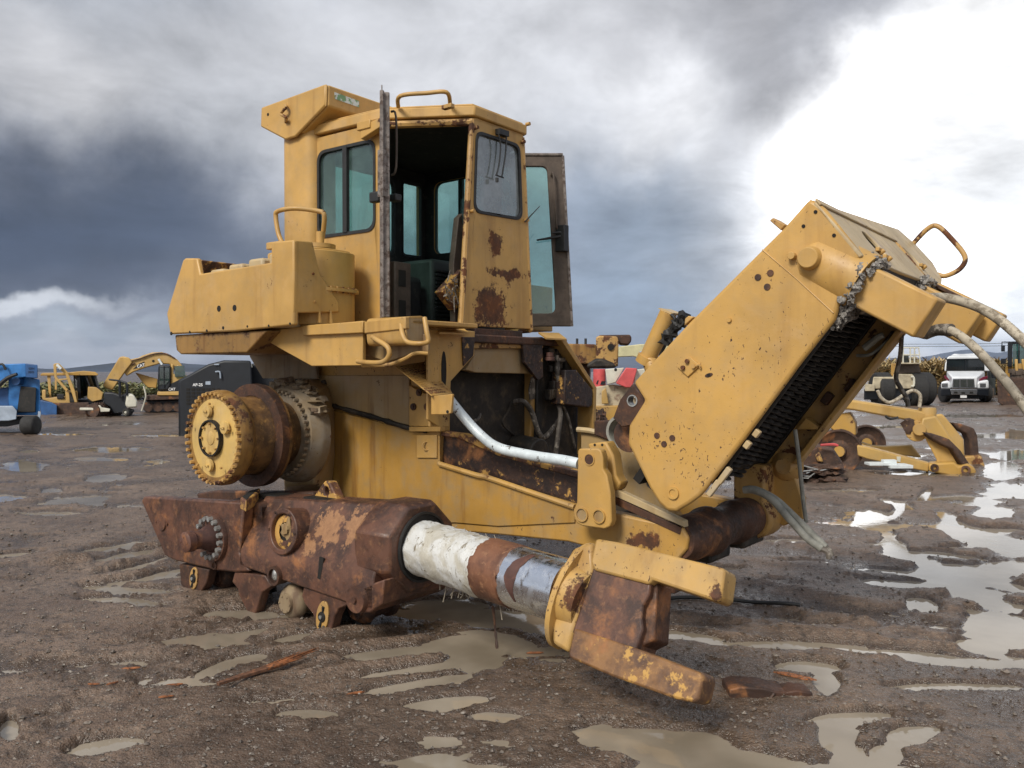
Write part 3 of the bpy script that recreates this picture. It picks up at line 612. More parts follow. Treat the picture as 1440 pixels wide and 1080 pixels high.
# ================================================================ final drive hub
hx, hz = PB(301, 616, 0).x, PB(301, 616, 0).z
def H(b, dx=0, dz_=0): return Vector((hx+dx, b, hz+dz_))
hub = P3('final_drive', MB().lathe(H(0), H(1), [(0, .285), (.0, .325), (.035, .335), (.08, .335), (.10, .325), (.12, .30), (.14, .285), (.15, .28)], 64), 'yoil', bevel=0)
MB().lathe(H(.13), H(1), [(0, .28), (.02, .283), (.17, .283), (.215, .30), (.23, .37), (.255, .37), (.27, .35), (.28, .26), (.47, .24)], 64).build('drum', M['drum'], hub)
cov = MB().lathe(H(-.026), H(1), [(0, .055), (0, .115), (.012, .12), (.018, .125), (.02, .20), (.028, .30), (.034, .30)], 64).lathe(H(-.034), H(1), [(0, .03), (.003, .045), (.012, .05)], 24)
for an in (100, 25, 265): 
    c = H(-.03, .19*math.cos(R(an)), .19*math.sin(R(an))); cov.lathe(c+Vector((0, -.012, 0)), c+Vector((0, 1, 0)), [(0, .03), (.002, .042), (.02, .046)], 20).cyl(c+Vector((-.012, -.025, 0)), c, .008, n=6).cyl(c+Vector((.012, -.025, 0)), c, .008, n=6)
M['hubc'] = paint('pale_hub_paint', (.60, .40, .13), .35, .4, .35); cv = cov.build('hub_cover', M['hubc'], hub)
MB().ring(H(-.042), H(-.01), .128, .118, 48).build('seal_ring', M['dark'], hub)
MB().bolts(H(.0), (0, -1, 0), .312, 40, .015, .03).build('bolt_ring', M['yrust'], hub)
MB().bolts(H(-.03), (0, -1, 0), .1, 8, .009, .016).bolts(H(-.03), (0, -1, 0), .24, 5, .009, .014, .3).build('bolt_ring', M['yrust'], hub)
MB().bolts(H(.36), (0, -1, 0), .355, 44, .009, .008).build('bolt_ring', M['darkrust'], hub)
mb = MB().ring(H(.30), H(.36), .375, .29, 64); mb.build('flange', M['darkrust'], hub)
hs = P3('axle_housing', MB().lathe(H(.56), H(1), [(0, .26), (.02, .34), (.07, .365), (.09, .375), (.11, .38), (.16, .385)], 56), 'dust', bevel=0)
MB().bolts(H(.57), (0, -1, 0), .315, 40, .014, .035).build('bolt_ring', M['dust'], hs)
mb = MB()
hsA = [PB(*p, .72) for p in [(398, 575), (408, 548), (430, 536), (446, 548), (452, 575), (450, 640), (440, 680), (400, 685)]]; hsB = [PB(*p, .94) for p in [(400, 560), (412, 540), (440, 529), (462, 541), (471, 575), (472, 640), (468, 690), (400, 692)]]
MB().loft([hsA, hsB]).build('case_boss', M['tan'], hs, .02)
for k in range(26):
    an = R(random.uniform(20, 175)); rr = random.uniform(.34, .41); mb.blob(H(random.uniform(.60, .74), rr*math.cos(an), rr*math.sin(an)), (random.uniform(.02, .07), random.uniform(.03, .06), random.uniform(.01, .035)), 5, k, .5)
mb.build('caked_mud', M['dust'], hs)
# ================================================================ rear fender, tank and roll-bar
tk_b = .15
tank_px = [(239, 470), (234, 441), (257, 366), (260, 363), (277, 363), (281, 385), (381, 369), (381, 340), (413, 337), (413, 457), (330, 466)]
tx1 = PB(413, 440, tk_b).x
T_ = MB().prism([PB(*p, tk_b) for p in tank_px], (0, .04, 0))
tank = P3('fender_tank', T_, 'yclean', bevel=.012)
# front facing panel of the fender box (slanted trailing edge)
fp = [(413, 337), (440, 340), (450, 384), (477, 425), (477, 439), (413, 440)]
P3('fender_end', slabA(fp, tx1, .03), 'yclean', bevel=.008)
za = PB(381, 369, tk_b).z; xa = PB(281, 385, tk_b).x; xe = PB(257, 366, tk_b).x; zt = PB(257, 366, tk_b).z; xl = PB(234, 441, tk_b).x
mb = MB(); mb.prism([Vector((xe, tk_b+.03, zt)), Vector((xl, tk_b+.03, PB(234, 441, tk_b).z)), Vector((xl+.03, tk_b+.03, 1.9)), Vector((xl+.12, tk_b+.03, 1.9)), Vector((xe+.14, tk_b+.03, zt))], (0, 2.6, 0))
P3('rear_wall', mb, 'rusty', bevel=.01)
xk = PB(392, 365, tk_b).x; mb = MB(); mb.bb(xl+.1, xk, tk_b+.04, .60, 1.90, za-.07)
# ribbed lid
for k in range(4): mb.bb(xa-.0+k*.24, xa+k*.24+.17, tk_b+.08, .58, za-.07, za+.02+.02*k)
P3('tank_lid', mb, 'pale', bevel=.02)
mb = MB()
for q, r_ in (((308, 434), .022), ((330, 433), .022), ((314, 461), .012), ((241, 469), .014), ((267, 467), .010), ((291, 465), .01), ((348, 459), .008), ((378, 458), .008), ((408, 455), .008)):
    c = PB(*q, tk_b); mb.cyl(c+Vector((0, -.003, 0)), c+Vector((0, .002, 0)), r_, n=16)
mb.build('bolt_hole', M['hole'], tank)
mb = MB()
for q in ((440, 385), (443, 424)): c = PA(*q, tx1); mb.cyl(c, c+Vector((.008, 0, 0)), .009, n=8)
mb.build('bolt', M['yrust'], tank)
# rounded inner tank with a bolted flange, between fender box and cab
tc_ = Vector((-.62, .62, 0)); tc_ = Vector((PA(470, 400, -.62).x-.12, PA(470, 400, -.62).y-.12, 0))
def V3(x, y, z): return Vector((x, y, z))
tp = [V3(-1.10, .30, 0), V3(-.50, .30, 0), V3(-.50, .80, 0), V3(-1.10, .80, 0)]; tc_ = V3(-.68, .52, 0)
tr = rrect(tp, .45, 8); zlo = 1.92
it = MB().prism([p+V3(0, 0, zlo) for p in tr], (0, 0, .24)).prism([p+V3(0, 0, 2.18) for p in tr], (0, 0, .26))
it.prism([p+V3(0, 0, 2.44) for p in shrink(tr, .03)], (0, 0, .015))
itk = P3('round_tank', it, 'yclean', bevel=.02)
fl = MB().prism([p+V3(0, 0, 2.155) for p in shrink(tr, -.03)], (0, 0, .024)); f_ = fl.build('tank_flange', M['y'], itk)
mb = MB()
trs = shrink(tr, -.015)
for k in range(0, len(trs)):
    for t in np.linspace(0, 1, max(1, int((trs[k]-trs[(k+1) % len(trs)]).length/.035)), endpoint=False):
        p = trs[k].lerp(trs[(k+1) % len(trs)], float(t))+V3(0, 0, 2.145); mb.cyl(p, p+V3(0, 0, .045), .008, n=6)
mb.build('bolt_row', M['yrust'], itk)
mb = MB(); c = V3(tc_.x+.02, tc_.y-.02, 2.46); mb.cyl(c, c+V3(0, 0, .03), .12).cyl(c+V3(.02, .0, .03), c+V3(.02, .0, .12), .028); mb.build('filler_neck', M['y'], itk)
mb = MB()
for dx in (.0, .07): mb.prism([V3(tc_.x+.175, tc_.y-.16+dx*1.4, 1.93), V3(tc_.x+.21, tc_.y-.16+dx*1.4, 1.93), V3(tc_.x+.175, tc_.y-.16+dx*1.4, 2.13)], (0, .012, 0))
mb.build('gusset', M['y'], itk)
# grab rail over the fender
P3('grab_rail', MB().tube([PB(399, 345, .35), PB(392, 330, .35), PB(388, 306, .35), PB(391, 297, .35), PB(415, 293, .4), PB(448, 297, .5), PB(456, 303, .52), PB(454, 330, .55), PB(450, 343, .55)], .017, 10, 5), 'y', bevel=0)
mb = MB(); c = PB(398, 345, .37); mb.box(c+V3(-.05, .05, 0), (.16, .2, .05)); P3('rail_base', mb, 'y')
# roll-bar
rb = .76
bm_px = [(367, 151), (458, 117.5), (457, 148), (415, 192), (401, 196.5), (366, 178)]
bar = MB().prism([PB(*p, rb) for p in bm_px], (0, .025, 0))
ax1 = PB(458, 117.5, rb).x; az1 = PB(458, 117.5, rb).z; ax0 = PB(367, 151, rb).x; az0 = PB(367, 151, rb).z; zb = PB(457, 148, rb).z
zl = PB(401, 196.5, rb).z
bar.prism([V3(ax0, rb+.024, az0), V3(ax1, rb+.024, az1), V3(ax1, rb+.024, zb), V3(ax1-.3, rb+.024, zb-.15), V3(ax0, rb+.024, PB(366, 178, rb).z+.02)], (0, 2*(CL-rb)-.05, 0))
bar.prism([p+V3(0, 2*(CL-rb)-.025, 0) for p in [PB(*p, rb) for p in bm_px]], (0, .025, 0))
rops = P3('roll_bar', bar, 'yclean', bevel=.014)
pa0 = PB(393, 200, rb+.05).x
post = rrect([V3(pa0, rb+.04, 0), V3(pa0+.40, rb+.04, 0), V3(pa0+.40, rb+.34, 0), V3(pa0, rb+.34, 0)], .42, 8)
mb = MB().prism([p+V3(0, 0, 1.9) for p in post], (0, 0, zl-1.9+.1)); mb.bb(-1.35, -1.20, 2.19, 2.32, 1.9, zl+.1)
mb.build('post', M['yclean'], rops)
hk = PB(398, 160, rb); MB().tube([PB(401, 148, rb-.01), PB(402, 151, rb-.04), PB(395, 160, rb-.04), PB(402, 165, rb-.04), PB(402, 172, rb-.01)], .012, 8, 4).build('hook', M['yrust'], rops)
c = PB(377, 161, rb); MB().cyl(c+V3(0, -.003, 0), c, .012, n=12).build('bolt_hole', M['hole'], rops)
# sticker
stm, nt_, bs_, o_ = newmat('green_sticker'); g = nd(nt_, 'NewGeometry'); n = nz(nt_, g.outputs['Position'], 14, 4, .6)
c_ = mixc(nt_, ramp(nt_, n, .5, .56), (.62, .68, .66), (.18, .32, .16)); c_ = mixc(nt_, ramp(nt_, nz(nt_, g.outputs['Position'], 30, 3, .6), .6, .66), c_, (.35, .28, .12)); nt_.links.new(c_, bs_.inputs['Base Color'])
slabA([(470.5, 129.5), (505, 142), (505, 151), (471, 139)], ax1+.003, .002).build('sticker', stm, rops)
# ================================================================ cab
cab = P3('cab', MB(), 'yclean', bevel=0) if False else None
FA = .146
fl_ = dict(bt=1.225, bb=1.11)   # left edge of the windscreen panel, top and bottom
zt_, zb_ = 3.40, 1.92
def cx(side, b): return b if side < 0 else 2*CL-b
win = rrect([PA(671, 187, FA), PA(729, 206, FA), PA(732.5, 307, FA), PA(667.5, 296, FA)], .14, 6)
front = [V3(FA, 1.105, zb_), V3(FA, 2*CL-1.105, zb_), V3(FA, 2*CL-1.225, zt_), V3(FA, 1.225, zt_)]
front = [PA(650, 458, FA), PA(748, 463, FA), PA(736, 187, FA), PA(666, 166, FA)]
cabf = MB().prism(front, (-.03, 0, 0), [win])
cab = P3('cab', cabf, 'front', bevel=.006)
frb, frt = PA(650, 458, FA).y, PA(666, 166, FA).y
flb, flt = PA(748, 463, FA).y, PA(736, 187, FA).y
# roof
rp = [V3(FA+.02, frt-.01, 0), V3(-.43, .88, 0), V3(-1.25, .84, 0), V3(-1.25, 2.22, 0), V3(-.43, 2.18, 0), V3(FA+.02, flt+.02, 0)]
r2 = [V3(FA, frt+.02, 0), V3(-.42, .92, 0), V3(-1.22, .9, 0), V3(-1.22, 2.16, 0), V3(-.42, 2.14, 0), V3(FA, flt-.01, 0)]
roof = MB().prism([p+V3(0, 0, zt_-.01) for p in r2], (0, 0, .03)).prism([p+V3(0, 0, zt_+.02) for p in rp], (0, 0, .075)).prism([p+V3(0, 0, zt_+.095) for p in shrink(rp, .03)], (0, 0, .02))
rf = roof.build('roof', M['yclean'], cab, .01)
MB().prism([p+V3(0, 0, zt_-.035) for p in shrink(r2, .03)], (0, 0, .02)).build('headliner', M['interior'], cab)
pz = lambda px, py: PZ(px, py, zt_+.10)
MB().tube([pz(560, 150), pz(563, 141)+V3(0, 0, .03), pz(600, 138)+V3(0, 0, .035), pz(628, 137)+V3(0, 0, .035), pz(633, 146)], .015, 10, 5).build('roof_rail', M['y'], cab)
def wallp(p0, p1, z0, z1, th, holes=()):
    """vertical wall between two plan points; holes: (t0,t1,z0,z1) share of the run"""
    p0 = V3(*p0, 0); p1 = V3(*p1, 0); n_ = V3(-(p1-p0).y, (p1-p0).x, 0).normalized()*th
    f = lambda t, z: p0.lerp(p1, t)+V3(0, 0, z)
    hs_ = [rrect([f(t0, za_), f(t1, za_), f(t1, zb2), f(t0, zb2)], .14, 6) for t0, t1, za_, zb2 in holes]
    m_ = MB().prism([f(0, z0), f(1, z0), f(1, z1), f(0, z1)], n_, hs_)
    return m_, hs_, n_
glist = []
def framed(hs_, n_, gm_, name='window', split=0):
    for h in hs_:
        o_ = MB().prism([p-n_.normalized()*.008 for p in shrink(h, -.022)], n_.normalized()*.03, [[p-n_.normalized()*.008 for p in shrink(h, .006)]])
        if split:
            lo = min(h, key=lambda p: (p-h[0]).length); zs_ = [p.z for p in h]; c_ = sum(h, Vector())/len(h)
            o_.box((c_.x, c_.y, (min(zs_)+max(zs_))/2), (.045, .03, max(zs_)-min(zs_)), )
        fr = o_.build(name+'_frame' if name else 'frame', M['rubber'], cab, .003)
        MB().prism([p+n_*.4 for p in shrink(h, -.004)], n_.normalized()*.006).build('pane', M[gm_], fr)
# side rear panels
for sgn in (-1, 1):
    A_ = (-.43, cx(sgn, .885)); B_ = (-1.22, cx(sgn, .865))
    wl = PB(449, 215, .87); wr = PB(524, 200, .87)
    t0 = (-.43-wr.x)/.79; t1 = (-.43-wl.x)/.79
    m_, h_, n_ = wallp(A_, B_, zb_, zt_, .03 if sgn > 0 else -.03, [(t0, t1, PB(486, 327, .87).z, PB(486, 207, .87).z)])
    m_.build('side_panel', M['y'], cab, .005); MB().prism([V3(*A_, zb_), V3(*B_, zb_), V3(*B_, zt_), V3(*A_, zt_)], V3(0, .008*sgn*-1, 0), h_, vec0=V3(0, -sgn*.036, 0)).build('lining', M['interior'], cab); framed(h_, n_, 'glass', 'window', 1)
m_, h_, n_ = wallp((-1.2, .9), (-1.2, 2.16), zb_, zt_, .03, [(.10, .68, 2.6, 3.25), (.77, .95, 2.62, 3.25)]); m_.build('rear_panel', M['interior'], cab, .005); MB().prism([p+V3(-.034, 0, 0) for p in front], (-.006, 0, 0), [[p+V3(-.034, 0, 0) for p in win]]).build('lining', M['interior'], cab); framed(h_, n_, 'glass')
framed([win], V3(-.03, 0, 0), 'glassw', 'windscreen')
# door frames (openings between rear panel and windscreen panel)
for sgn in (-1, 1):
    mb = MB()
    bT = [V3(FA-.015, (frt if sgn < 0 else flt), zt_), V3(FA-.015, (frb if sgn < 0 else flb), zb_)]
    rT = [V3(-.42, cx(sgn, .9), zt_), V3(-.42, cx(sgn, .9), zb_)]
    mb.tube([bT[0], bT[1]], .022, 8, 1); mb.tube(rT, .026, 8, 1)
    mb.tube([bT[0]+V3(0, 0, -.02), rT[0]+V3(0, 0, -.02)], .028, 8, 1); mb.tube([bT[1], rT[1]], .02, 8, 1)
    mb.build('door_frame', M['yrust'], cab)
MB().prism([p+V3(0, 0, zb_-.06) for p in r2], (0, 0, .05)).build('cab_floor', M['darkrust'], cab, .004)
# inside: dark console, dash box, seat pedestal, dangling dash
inn = MB(); inn.bb(-.95, -.55, 1.55, 2.1, zb_, 2.50); inn.bb(-.5, -.25, 1.75, 2.12, zb_, 2.45)
o1 = inn.build('console', M['panelgrey'], cab, .03)
mb = MB()
for k in range(14): mb.bb(-.545, -.53, 1.58, 1.9, zb_+.06+k*.032, zb_+.075+k*.032)
mb.build('vent_slats', M['interior'], cab)
MB().bb(-1.1, -.6, 1.15, 1.5, zb_, 2.35).bb(-1.15, -1.0, 1.15, 1.55, 2.2, 2.65).build('seat_base', M['interior'], cab, .05)
MB().bb(-.44, -.36, .95, 1.12, zb_, 2.40).build('kick_panel', M['doorin'], cab, .01)
MB().bb(-.455, -.355, .99, 1.06, 2.0, 2.12).bb(-.455, -.355, .99, 1.06, 2.22, 2.34).build('panel_slot', M['hole'], cab)
mb = MB(); q = PA(640, 405, .0)
mb.prism([PA(*p, .02) for p in [(651, 300), (653, 455), (640, 456), (638, 372), (645, 306)]], (-.05, 0, 0)); mb.build('dash_post', M['doorin'], cab, .005)
mb = MB(); mb.prism([PA(*p, .06) for p in [(622, 410), (640, 390), (650, 378), (651, 420), (642, 436)]], (-.08, 0, 0)); mb.build('torn_dashboard', M['rusty'], cab, .006)
mb = MB()
for k in range(16):
    a0 = PA(random.uniform(628, 648), random.uniform(385, 425), .10); mb.tube([a0, a0+V3(random.uniform(-.03, .03), random.uniform(-.05, .05), random.uniform(-.06, .04)), a0+V3(random.uniform(-.03, .05), random.uniform(-.09, .09), random.uniform(-.12, .04))], .004, 5, 4)
mb.build('loose_wiring', M['hosed'], cab)
MB().bb(-.42, FA-.05, 1.0, 1.2, zb_, zb_+.03).build('sill', M['darkrust'], cab)
# wiper and lugs
wpn = V3(FA+.03, 0, 0); pa = lambda x, y, d=.035: PA(x, y, FA+d)
MB().tube([pa(701, 188), pa(704, 205), pa(702, 230), pa(698, 247)], .006, 6, 4).tube([pa(712, 190), pa(711, 215), pa(706, 248)], .006, 6, 4).tube([pa(697, 246), pa(708, 250)], .006, 6, 1).box(pa(706, 187, .02), (.05, .11, .04)).cyl(pa(699, 250), pa(699, 256), .012).build('wiper', M['rubber'], cab)
mb = MB()
for q in ((667, 180), (662, 297), (733, 200), (738, 310), (740, 175)): c = PA(*q, FA); mb.cyl(c, c+V3(.035, 0, 0), .014, n=10)
mb.build('stud', M['yrust'], cab)
MB().tube([PA(738, 312, FA+.03), PA(759, 290, FA+.1)], [.006, .003], 6, 1).build('rod', M['rubber'], cab)
c = PB(518, 178, .84); mb = MB().box(c, (.14, .10, .06)).prism([PB(506, 178, .8), PB(535, 165, .8), PB(535, 178, .8), PB(507, 196, .8)], (0, .06, 0)); mb.build('lamp_bracket', M['y'], cab, .006)
c = PB(630, 150, 1.02); MB().box(c, (.09, .04, .03)).build('latch', M['yrust'], cab, .004)
# open doors: hinge edge H0, free edge H1
def door(hinge, free, z0, z1, edge_mat, th, side):
    h0 = V3(*hinge, 0); h1 = V3(*free, 0); n_ = V3(-(h1-h0).y, (h1-h0).x, 0).normalized()*th
    f = lambda t, z: h0.lerp(h1, t)+V3(0, 0, z)
    tt = 1.0 if side < 0 else .88; hm_ = .84 if side < 0 else .80
    o_ = [f(0, z0), f(1, z0), f(tt, z1), f(0, z1)]; hole = rrect([f(.10, z0+.11), f(hm_, z0+.11), f(hm_*tt-.02, z1-.09), f(.10, z1-.09)], .14, 6)
    d = MB().prism(o_, n_, [hole]).build('door', M[edge_mat], cab, .008)
    MB().prism([p+n_*.4 for p in shrink(hole, -.004)], n_.normalized()*.006).build('pane', M['glass'], d) if False else None
    g_ = MB().prism([p+n_*.4 for p in shrink(hole, -.004)], n_.normalized()*.006).build('door_glass', M['glass'], cab)
    return d, f, n_
d1, f1, n1_ = door((-.42, .86), (.045, .445), 1.95, 3.41, 'alu', .05, -1)
MB().tube([f1(1, 3.40)+V3(0, 0, 0), f1(1, 3.45)], .004, 5, 1).tube([f1(1.02, 1.95), f1(1.02, 3.41)], .014, 6, 1).box(f1(1.01, 2.88), (.05, .03, .30)).build('door_seal', M['alu'], cab)
MB().tube([f1(.80, 3.32)-n1_*.0+n1_*1.3, f1(.84, 3.28)+n1_*1.9, f1(.84, 2.95)+n1_*1.9, f1(.80, 2.9)+n1_*1.3], .008, 6, 4).build('door_handle', M['doorin'], cab)
MB().box(f1(.8, 2.75)-n1_*.7, (.09, .05, .07)).box(f1(.8, 2.75)+n1_*1.8, (.07, .06, .05)).build('door_latch', M['rubber'], cab, .01)
h1a = V3(-.43, 2.18, 0)
d2, f2, n2_ = door((-.43, 2.18), (.085, 2.585), 1.98, 3.42, 'doorin', .04, 1)
MB().tube([f2(1.01, 1.98), f2(.89, 3.42)], .013, 6, 1).tube([f2(0, 3.43), f2(.89, 3.43)], .013, 6, 1).build('door_seal', M['alu'], cab)
MB().tube([f2(.74, 3.25)-n2_*.2, f2(.77, 3.24)-n2_*1.0, f2(.80, 2.85)-n2_*1.0, f2(.83, 2.8)-n2_*.2], .010, 6, 4).build('door_handle', M['doorin'], cab)
MB().box(f2(.88, 2.72)-n2_*.4, (.09, .07, .22)).tube([f2(.9, 2.74)-n2_*.9, f2(.55, 2.70)-n2_*1.4], [.016, .008], 6, 1).tube([f2(.9, 2.77)-n2_*.9, f2(.75, 2.76)-n2_*1.5], [.014, .008], 6, 1).build('door_latch', M['rubber'], cab, .006)
# pale box seen through the far door glass: air box on the far fender
mb = MB(); mb.bb(-.62, -.22, 2.35, 2.75, 1.95, 2.34); P3('far_air_box', mb, 'y', bevel=.01)
mb = MB(); mb.bb(-2.0, -.9, 2.35, 2.9, 1.9, 2.35); P3('far_fender', mb, 'y', bevel=.02)
# ================================================================ platform and fenders under the cab
P3('platform', MB().bb(-1.6, .24, .80, 2.3, 1.80, 1.86), 'darkrust', bevel=.01)
fb = .30
fpx = [(356, 468), (424, 459), (510, 451), (510, 514), (438, 515), (400, 494)]
fen = P3('fender', slabB(fpx, fb, .03), 'yclean', bevel=.006)
slabB([(424, 458), (510, 451.5), (510, 468), (426, 472)], fb-.03, .03).build('fender_rim', M['yclean'], fen, .006)
slabB([(512, 452.5), (570, 445), (570.5, 462.5), (512, 469)], fb-.035, .035).build('fender_rim', M['y'], fen, .006)
# deck
zf = PB(510, 452, fb).z
mb = MB(); xf0 = PB(424, 459, fb).x; xf1 = PB(575, 445, fb).x; mb.bb(xf0-.5, xf1, fb+.03, .95, zf-.03, zf); mb.build('fender_deck', M['y'], fen, .006)
slabB([(510, 467), (570, 460), (600, 452), (602, 492), (575, 500), (552, 512), (510, 513)], .50, .02).build('inner_plate', M['tan'], fen, .004)
# open channel end
q = [PA(*p, xf1) for p in [(570, 445), (598, 444), (601, 484), (572, 486)]]
q = rrect(q, .25, 5); MB().prism(q, (-.35, 0, 0), [shrink(q, .018)]).build('channel', M['y'], fen, .003)
MB().prism(shrink(q, .01), (-.01, 0, 0), ).build('channel_back', M['tan'], fen)
for p in fen.children: pass
MB().tube([PB(524, 474, fb-.03), PB(530, 478, fb-.06), PB(545, 488, fb-.07), PB(547, 500, fb-.07), PB(538, 509, fb-.07), PB(520, 510, fb-.06), PB(503, 508, fb-.03)], .016, 10, 5).build('grab_handle', M['y'], fen)
MB().tube([PB(564, 455, fb-.02), PB(566, 470, fb-.05), PB(573, 481, fb-.05), PB(590, 483, fb-.04), PB(602, 480, fb), PB(600, 466, fb), PB(597, 447, fb+.02)], .015, 10, 5).build('grab_handle', M['y'], fen)
MB().tube([PB(510, 514, fb), PB(545, 513, fb), PB(568, 505, fb+.02), PB(583, 497, fb+.05), PB(602, 497, fb+.1)], .012, 8, 5).build('lower_rim', M['y'], fen)
slabB([(508, 498), (545, 508), (568, 501), (583, 494), (602, 494), (602, 470), (508, 470)], fb+.12, .01).build('back_plate', M['tan'], fen, .003)
# fender underside and rear mount
zu = PB(300, 500, .5).z
mb = MB(); xq0 = PB(244, 472, tk_b+.02).x
mb.prism([V3(xq0, tk_b+.03, 1.88), V3(xq0+.02, tk_b+.03, 1.76), V3(xq0+.08, tk_b+.03, 1.73), V3(-1.05, tk_b+.03, 1.73), V3(-.82, tk_b+.03, 1.88)], (0, .80, 0)); P3('rear_mount', mb, 'yoil', bevel=.01)
P3('mount_plate', slabB([(350, 490), (440, 490), (446, 533), (369, 532), (351, 502)], .86, .03), 'dust', bevel=.006)
c = PB(338, 488, .1); 
# step tread with punched holes
TL, TR, BR_, BL = PB(556, 515, .55), PB(598, 508, .92), PB(636, 553, .72), PB(607, 556, .42)
tn = (TR-TL).cross(BL-TL).normalized(); TR = TR; 
def tq(u, v): return (TL.lerp(TR, u)).lerp(BL.lerp(BR_, u), v)
mb = MB(); mb.prism([tq(0, 0), tq(1, 0), tq(1, 1), tq(0, 1)], tn*.006); tr_ = P3('step_tread', mb, 'y', bevel=.002)
mb = MB()
for a_ in range(9):
    for b_ in range(13):
        u = (a_+.6+(b_ % 2)*.4)/10; v = (b_+.7)/13.5
        for sg in (-1,): mb.ring(tq(u, v)+tn*(.007 if tn.y < 0 else -.001), tq(u, v)-tn*.003*(1 if tn.y > 0 else -1), .011, .006, 8)
mb.build('punched_grip', M['yrust'], tr_)
slabB([(606, 557), (636, 554), (634, 581), (628, 583), (606, 583)], .45, .02).build('step_lip', M['y'], tr_, .004)
c = PB(629.5, 579, .45); MB().cyl(c+V3(0, -.003, 0), c, .010, n=10).build('bolt_hole', M['hole'], tr_)
slabA([(600, 500), (612, 500), (636, 553), (632, 556), (610, 530), (598, 512)], .12, .01).build('step_side', M['tan'], tr_)
# firewall plates facing forward
slotL = circ(PA(624, 521, .25), (0, 1, 0), (0, 0, 1), .026, 16, .13)
P3('left_bulkhead', slabA([(603, 460), (615, 460), (668, 466), (667, 500), (634, 536), (632, 600), (605, 600)], .25, .02, [[p for p in []]] if False else ()), 'y', bevel=.004)
MB().prism([p+V3(.002, 0, 0) for p in slotL], (-.01, 0, 0)).build('slot', M['hole'], dz)
P3('narrow_plate', slabA([(602, 463), (617, 464), (617, 600), (602, 590)], .28, .02), 'y', bevel=.004)
P3('crossbeam', slabA([(660, 478), (760, 480), (760, 526), (668, 524), (655, 520), (667, 500)], .18, .06), 'tan', bevel=.006)
P3('crossbeam_top', slabA([(655, 474), (764, 474), (764, 490), (655, 490)], .21, .05), 'yrust', bevel=.006)
P3('rusted_gusset', slabA([(735, 475), (763, 474), (764, 530), (757, 535), (738, 510)], .235, .03), 'railrec', bevel=.004)
P3('left_rust_gusset', slabA([(650, 474), (668, 474), (666, 500), (652, 515)], .262, .01), 'railrec', bevel=.004)
for q in ([(614, 460), (650, 460), (661, 468.5), (618, 467)], [(757, 467), (786, 468), (797, 476.5), (768, 475)]):
    MB().prism([PA(q[0][0], q[0][1], .18), PA(q[1][0], q[1][1], .18), PA(q[2][0], q[2][1], .34), PA(q[3][0], q[3][1], .34)], (0, 0, -.012)).build('deck_flap', M['yclean'], dz)
# right bulkhead with cut corner
P3('right_bulkhead', slabA([(762, 476), (794, 479), (838, 545), (836, 660), (762, 660)], .12, .03), 'grease', bevel=.004)
P3('bulkhead_flange', MB().prism([PA(*p, .30) for p in [(788, 476), (796, 478), (839, 545), (837, 640), (834, 640), (835, 547)]], (-.16, 0, 0)), 'y', bevel=.003)
ab = P3('battery_box', slabA([(796, 520), (811, 520), (834, 549), (833, 570), (829, 573), (794, 569)], .30, .14), 'railrec', bevel=.01)
mb = MB()
for k in range(26):
    px_ = random.uniform(768, 798); py_ = random.uniform(492, 560)
    a0 = PA(px_, py_, .18); mb.box(a0, (random.uniform(.03, .08), random.uniform(.03, .09), random.uniform(.03, .09)), )
P3('valve_block', mb, 'grease', bevel=.006)
mb = MB().cyl(PA(791, 501, .2), PA(799, 498, .2), .03).cyl(PA(786, 490, .2), PA(795, 492, .2), .022).box(PA(785, 506, .2), (.06, .12, .03)); P3('pump', mb, 'hosed', bevel=.003)
c = PA(773, 502, .24); P3('red_cap', MB().cyl(c, c+V3(0, 0, .035), .03).cyl(c+V3(0, 0, -.03), c, .038), 'redcap' if 'redcap' in M else 'scar', bevel=.004)
# engine bay: dark cavity behind
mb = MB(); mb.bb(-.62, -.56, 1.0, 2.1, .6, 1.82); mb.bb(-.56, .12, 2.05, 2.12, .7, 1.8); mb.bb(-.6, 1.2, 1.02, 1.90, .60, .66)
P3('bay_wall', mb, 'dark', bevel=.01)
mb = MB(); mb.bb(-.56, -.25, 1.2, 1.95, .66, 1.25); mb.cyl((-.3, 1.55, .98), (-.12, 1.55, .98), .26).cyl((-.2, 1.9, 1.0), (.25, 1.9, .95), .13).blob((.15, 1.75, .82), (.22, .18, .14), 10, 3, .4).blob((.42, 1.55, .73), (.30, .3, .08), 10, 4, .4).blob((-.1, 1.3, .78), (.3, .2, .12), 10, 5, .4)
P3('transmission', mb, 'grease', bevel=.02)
def hose(name, pts, r, mat, a=None): return P3(name, MB().tube(pts, r, 10, 6), mat, bevel=0)
hose('hydraulic_hose', [PA(700, 572, -.1), PA(720, 566, 0), PA(736, 565, .1), PA(748, 580, .12), PA(756, 605, .14), PA(764, 615, .14), PA(775, 605, .12), PA(785, 585, .1)], .022, 'hosed')
hose('hydraulic_hose', [PA(783, 560, .2), PA(788, 580, .22), PA(785, 610, .22), PA(781, 640, .2)], .020, 'hosed')
hose('hydraulic_hose', [PA(791, 570, .2), PA(800, 592, .22), PA(808, 630, .2)], .014, 'hosed')
hose('hydraulic_hose', [PA(694, 526, -.1), PA(697, 560, -.1), PA(698, 608, -.1)], .016, 'hosed')
hose('hydraulic_hose', [PA(703, 530, -.1), PA(706, 560, -.1), PA(706, 600, -.1)], .022, 'hosed')
hose('hydraulic_hose', [PA(665, 545, -.2), PA(690, 545, -.1), PA(750, 528, 0)], .012, 'hosed')
hose('hydraulic_hose', [PA(782, 500, .2), PA(785, 530, .22), PA(786, 556, .2)], .022, 'hosed')
P3('torn_shield', slabA([(748, 530), (760, 528), (756, 560), (746, 562), (744, 548)], .1, .01), 'hosed', bevel=0)

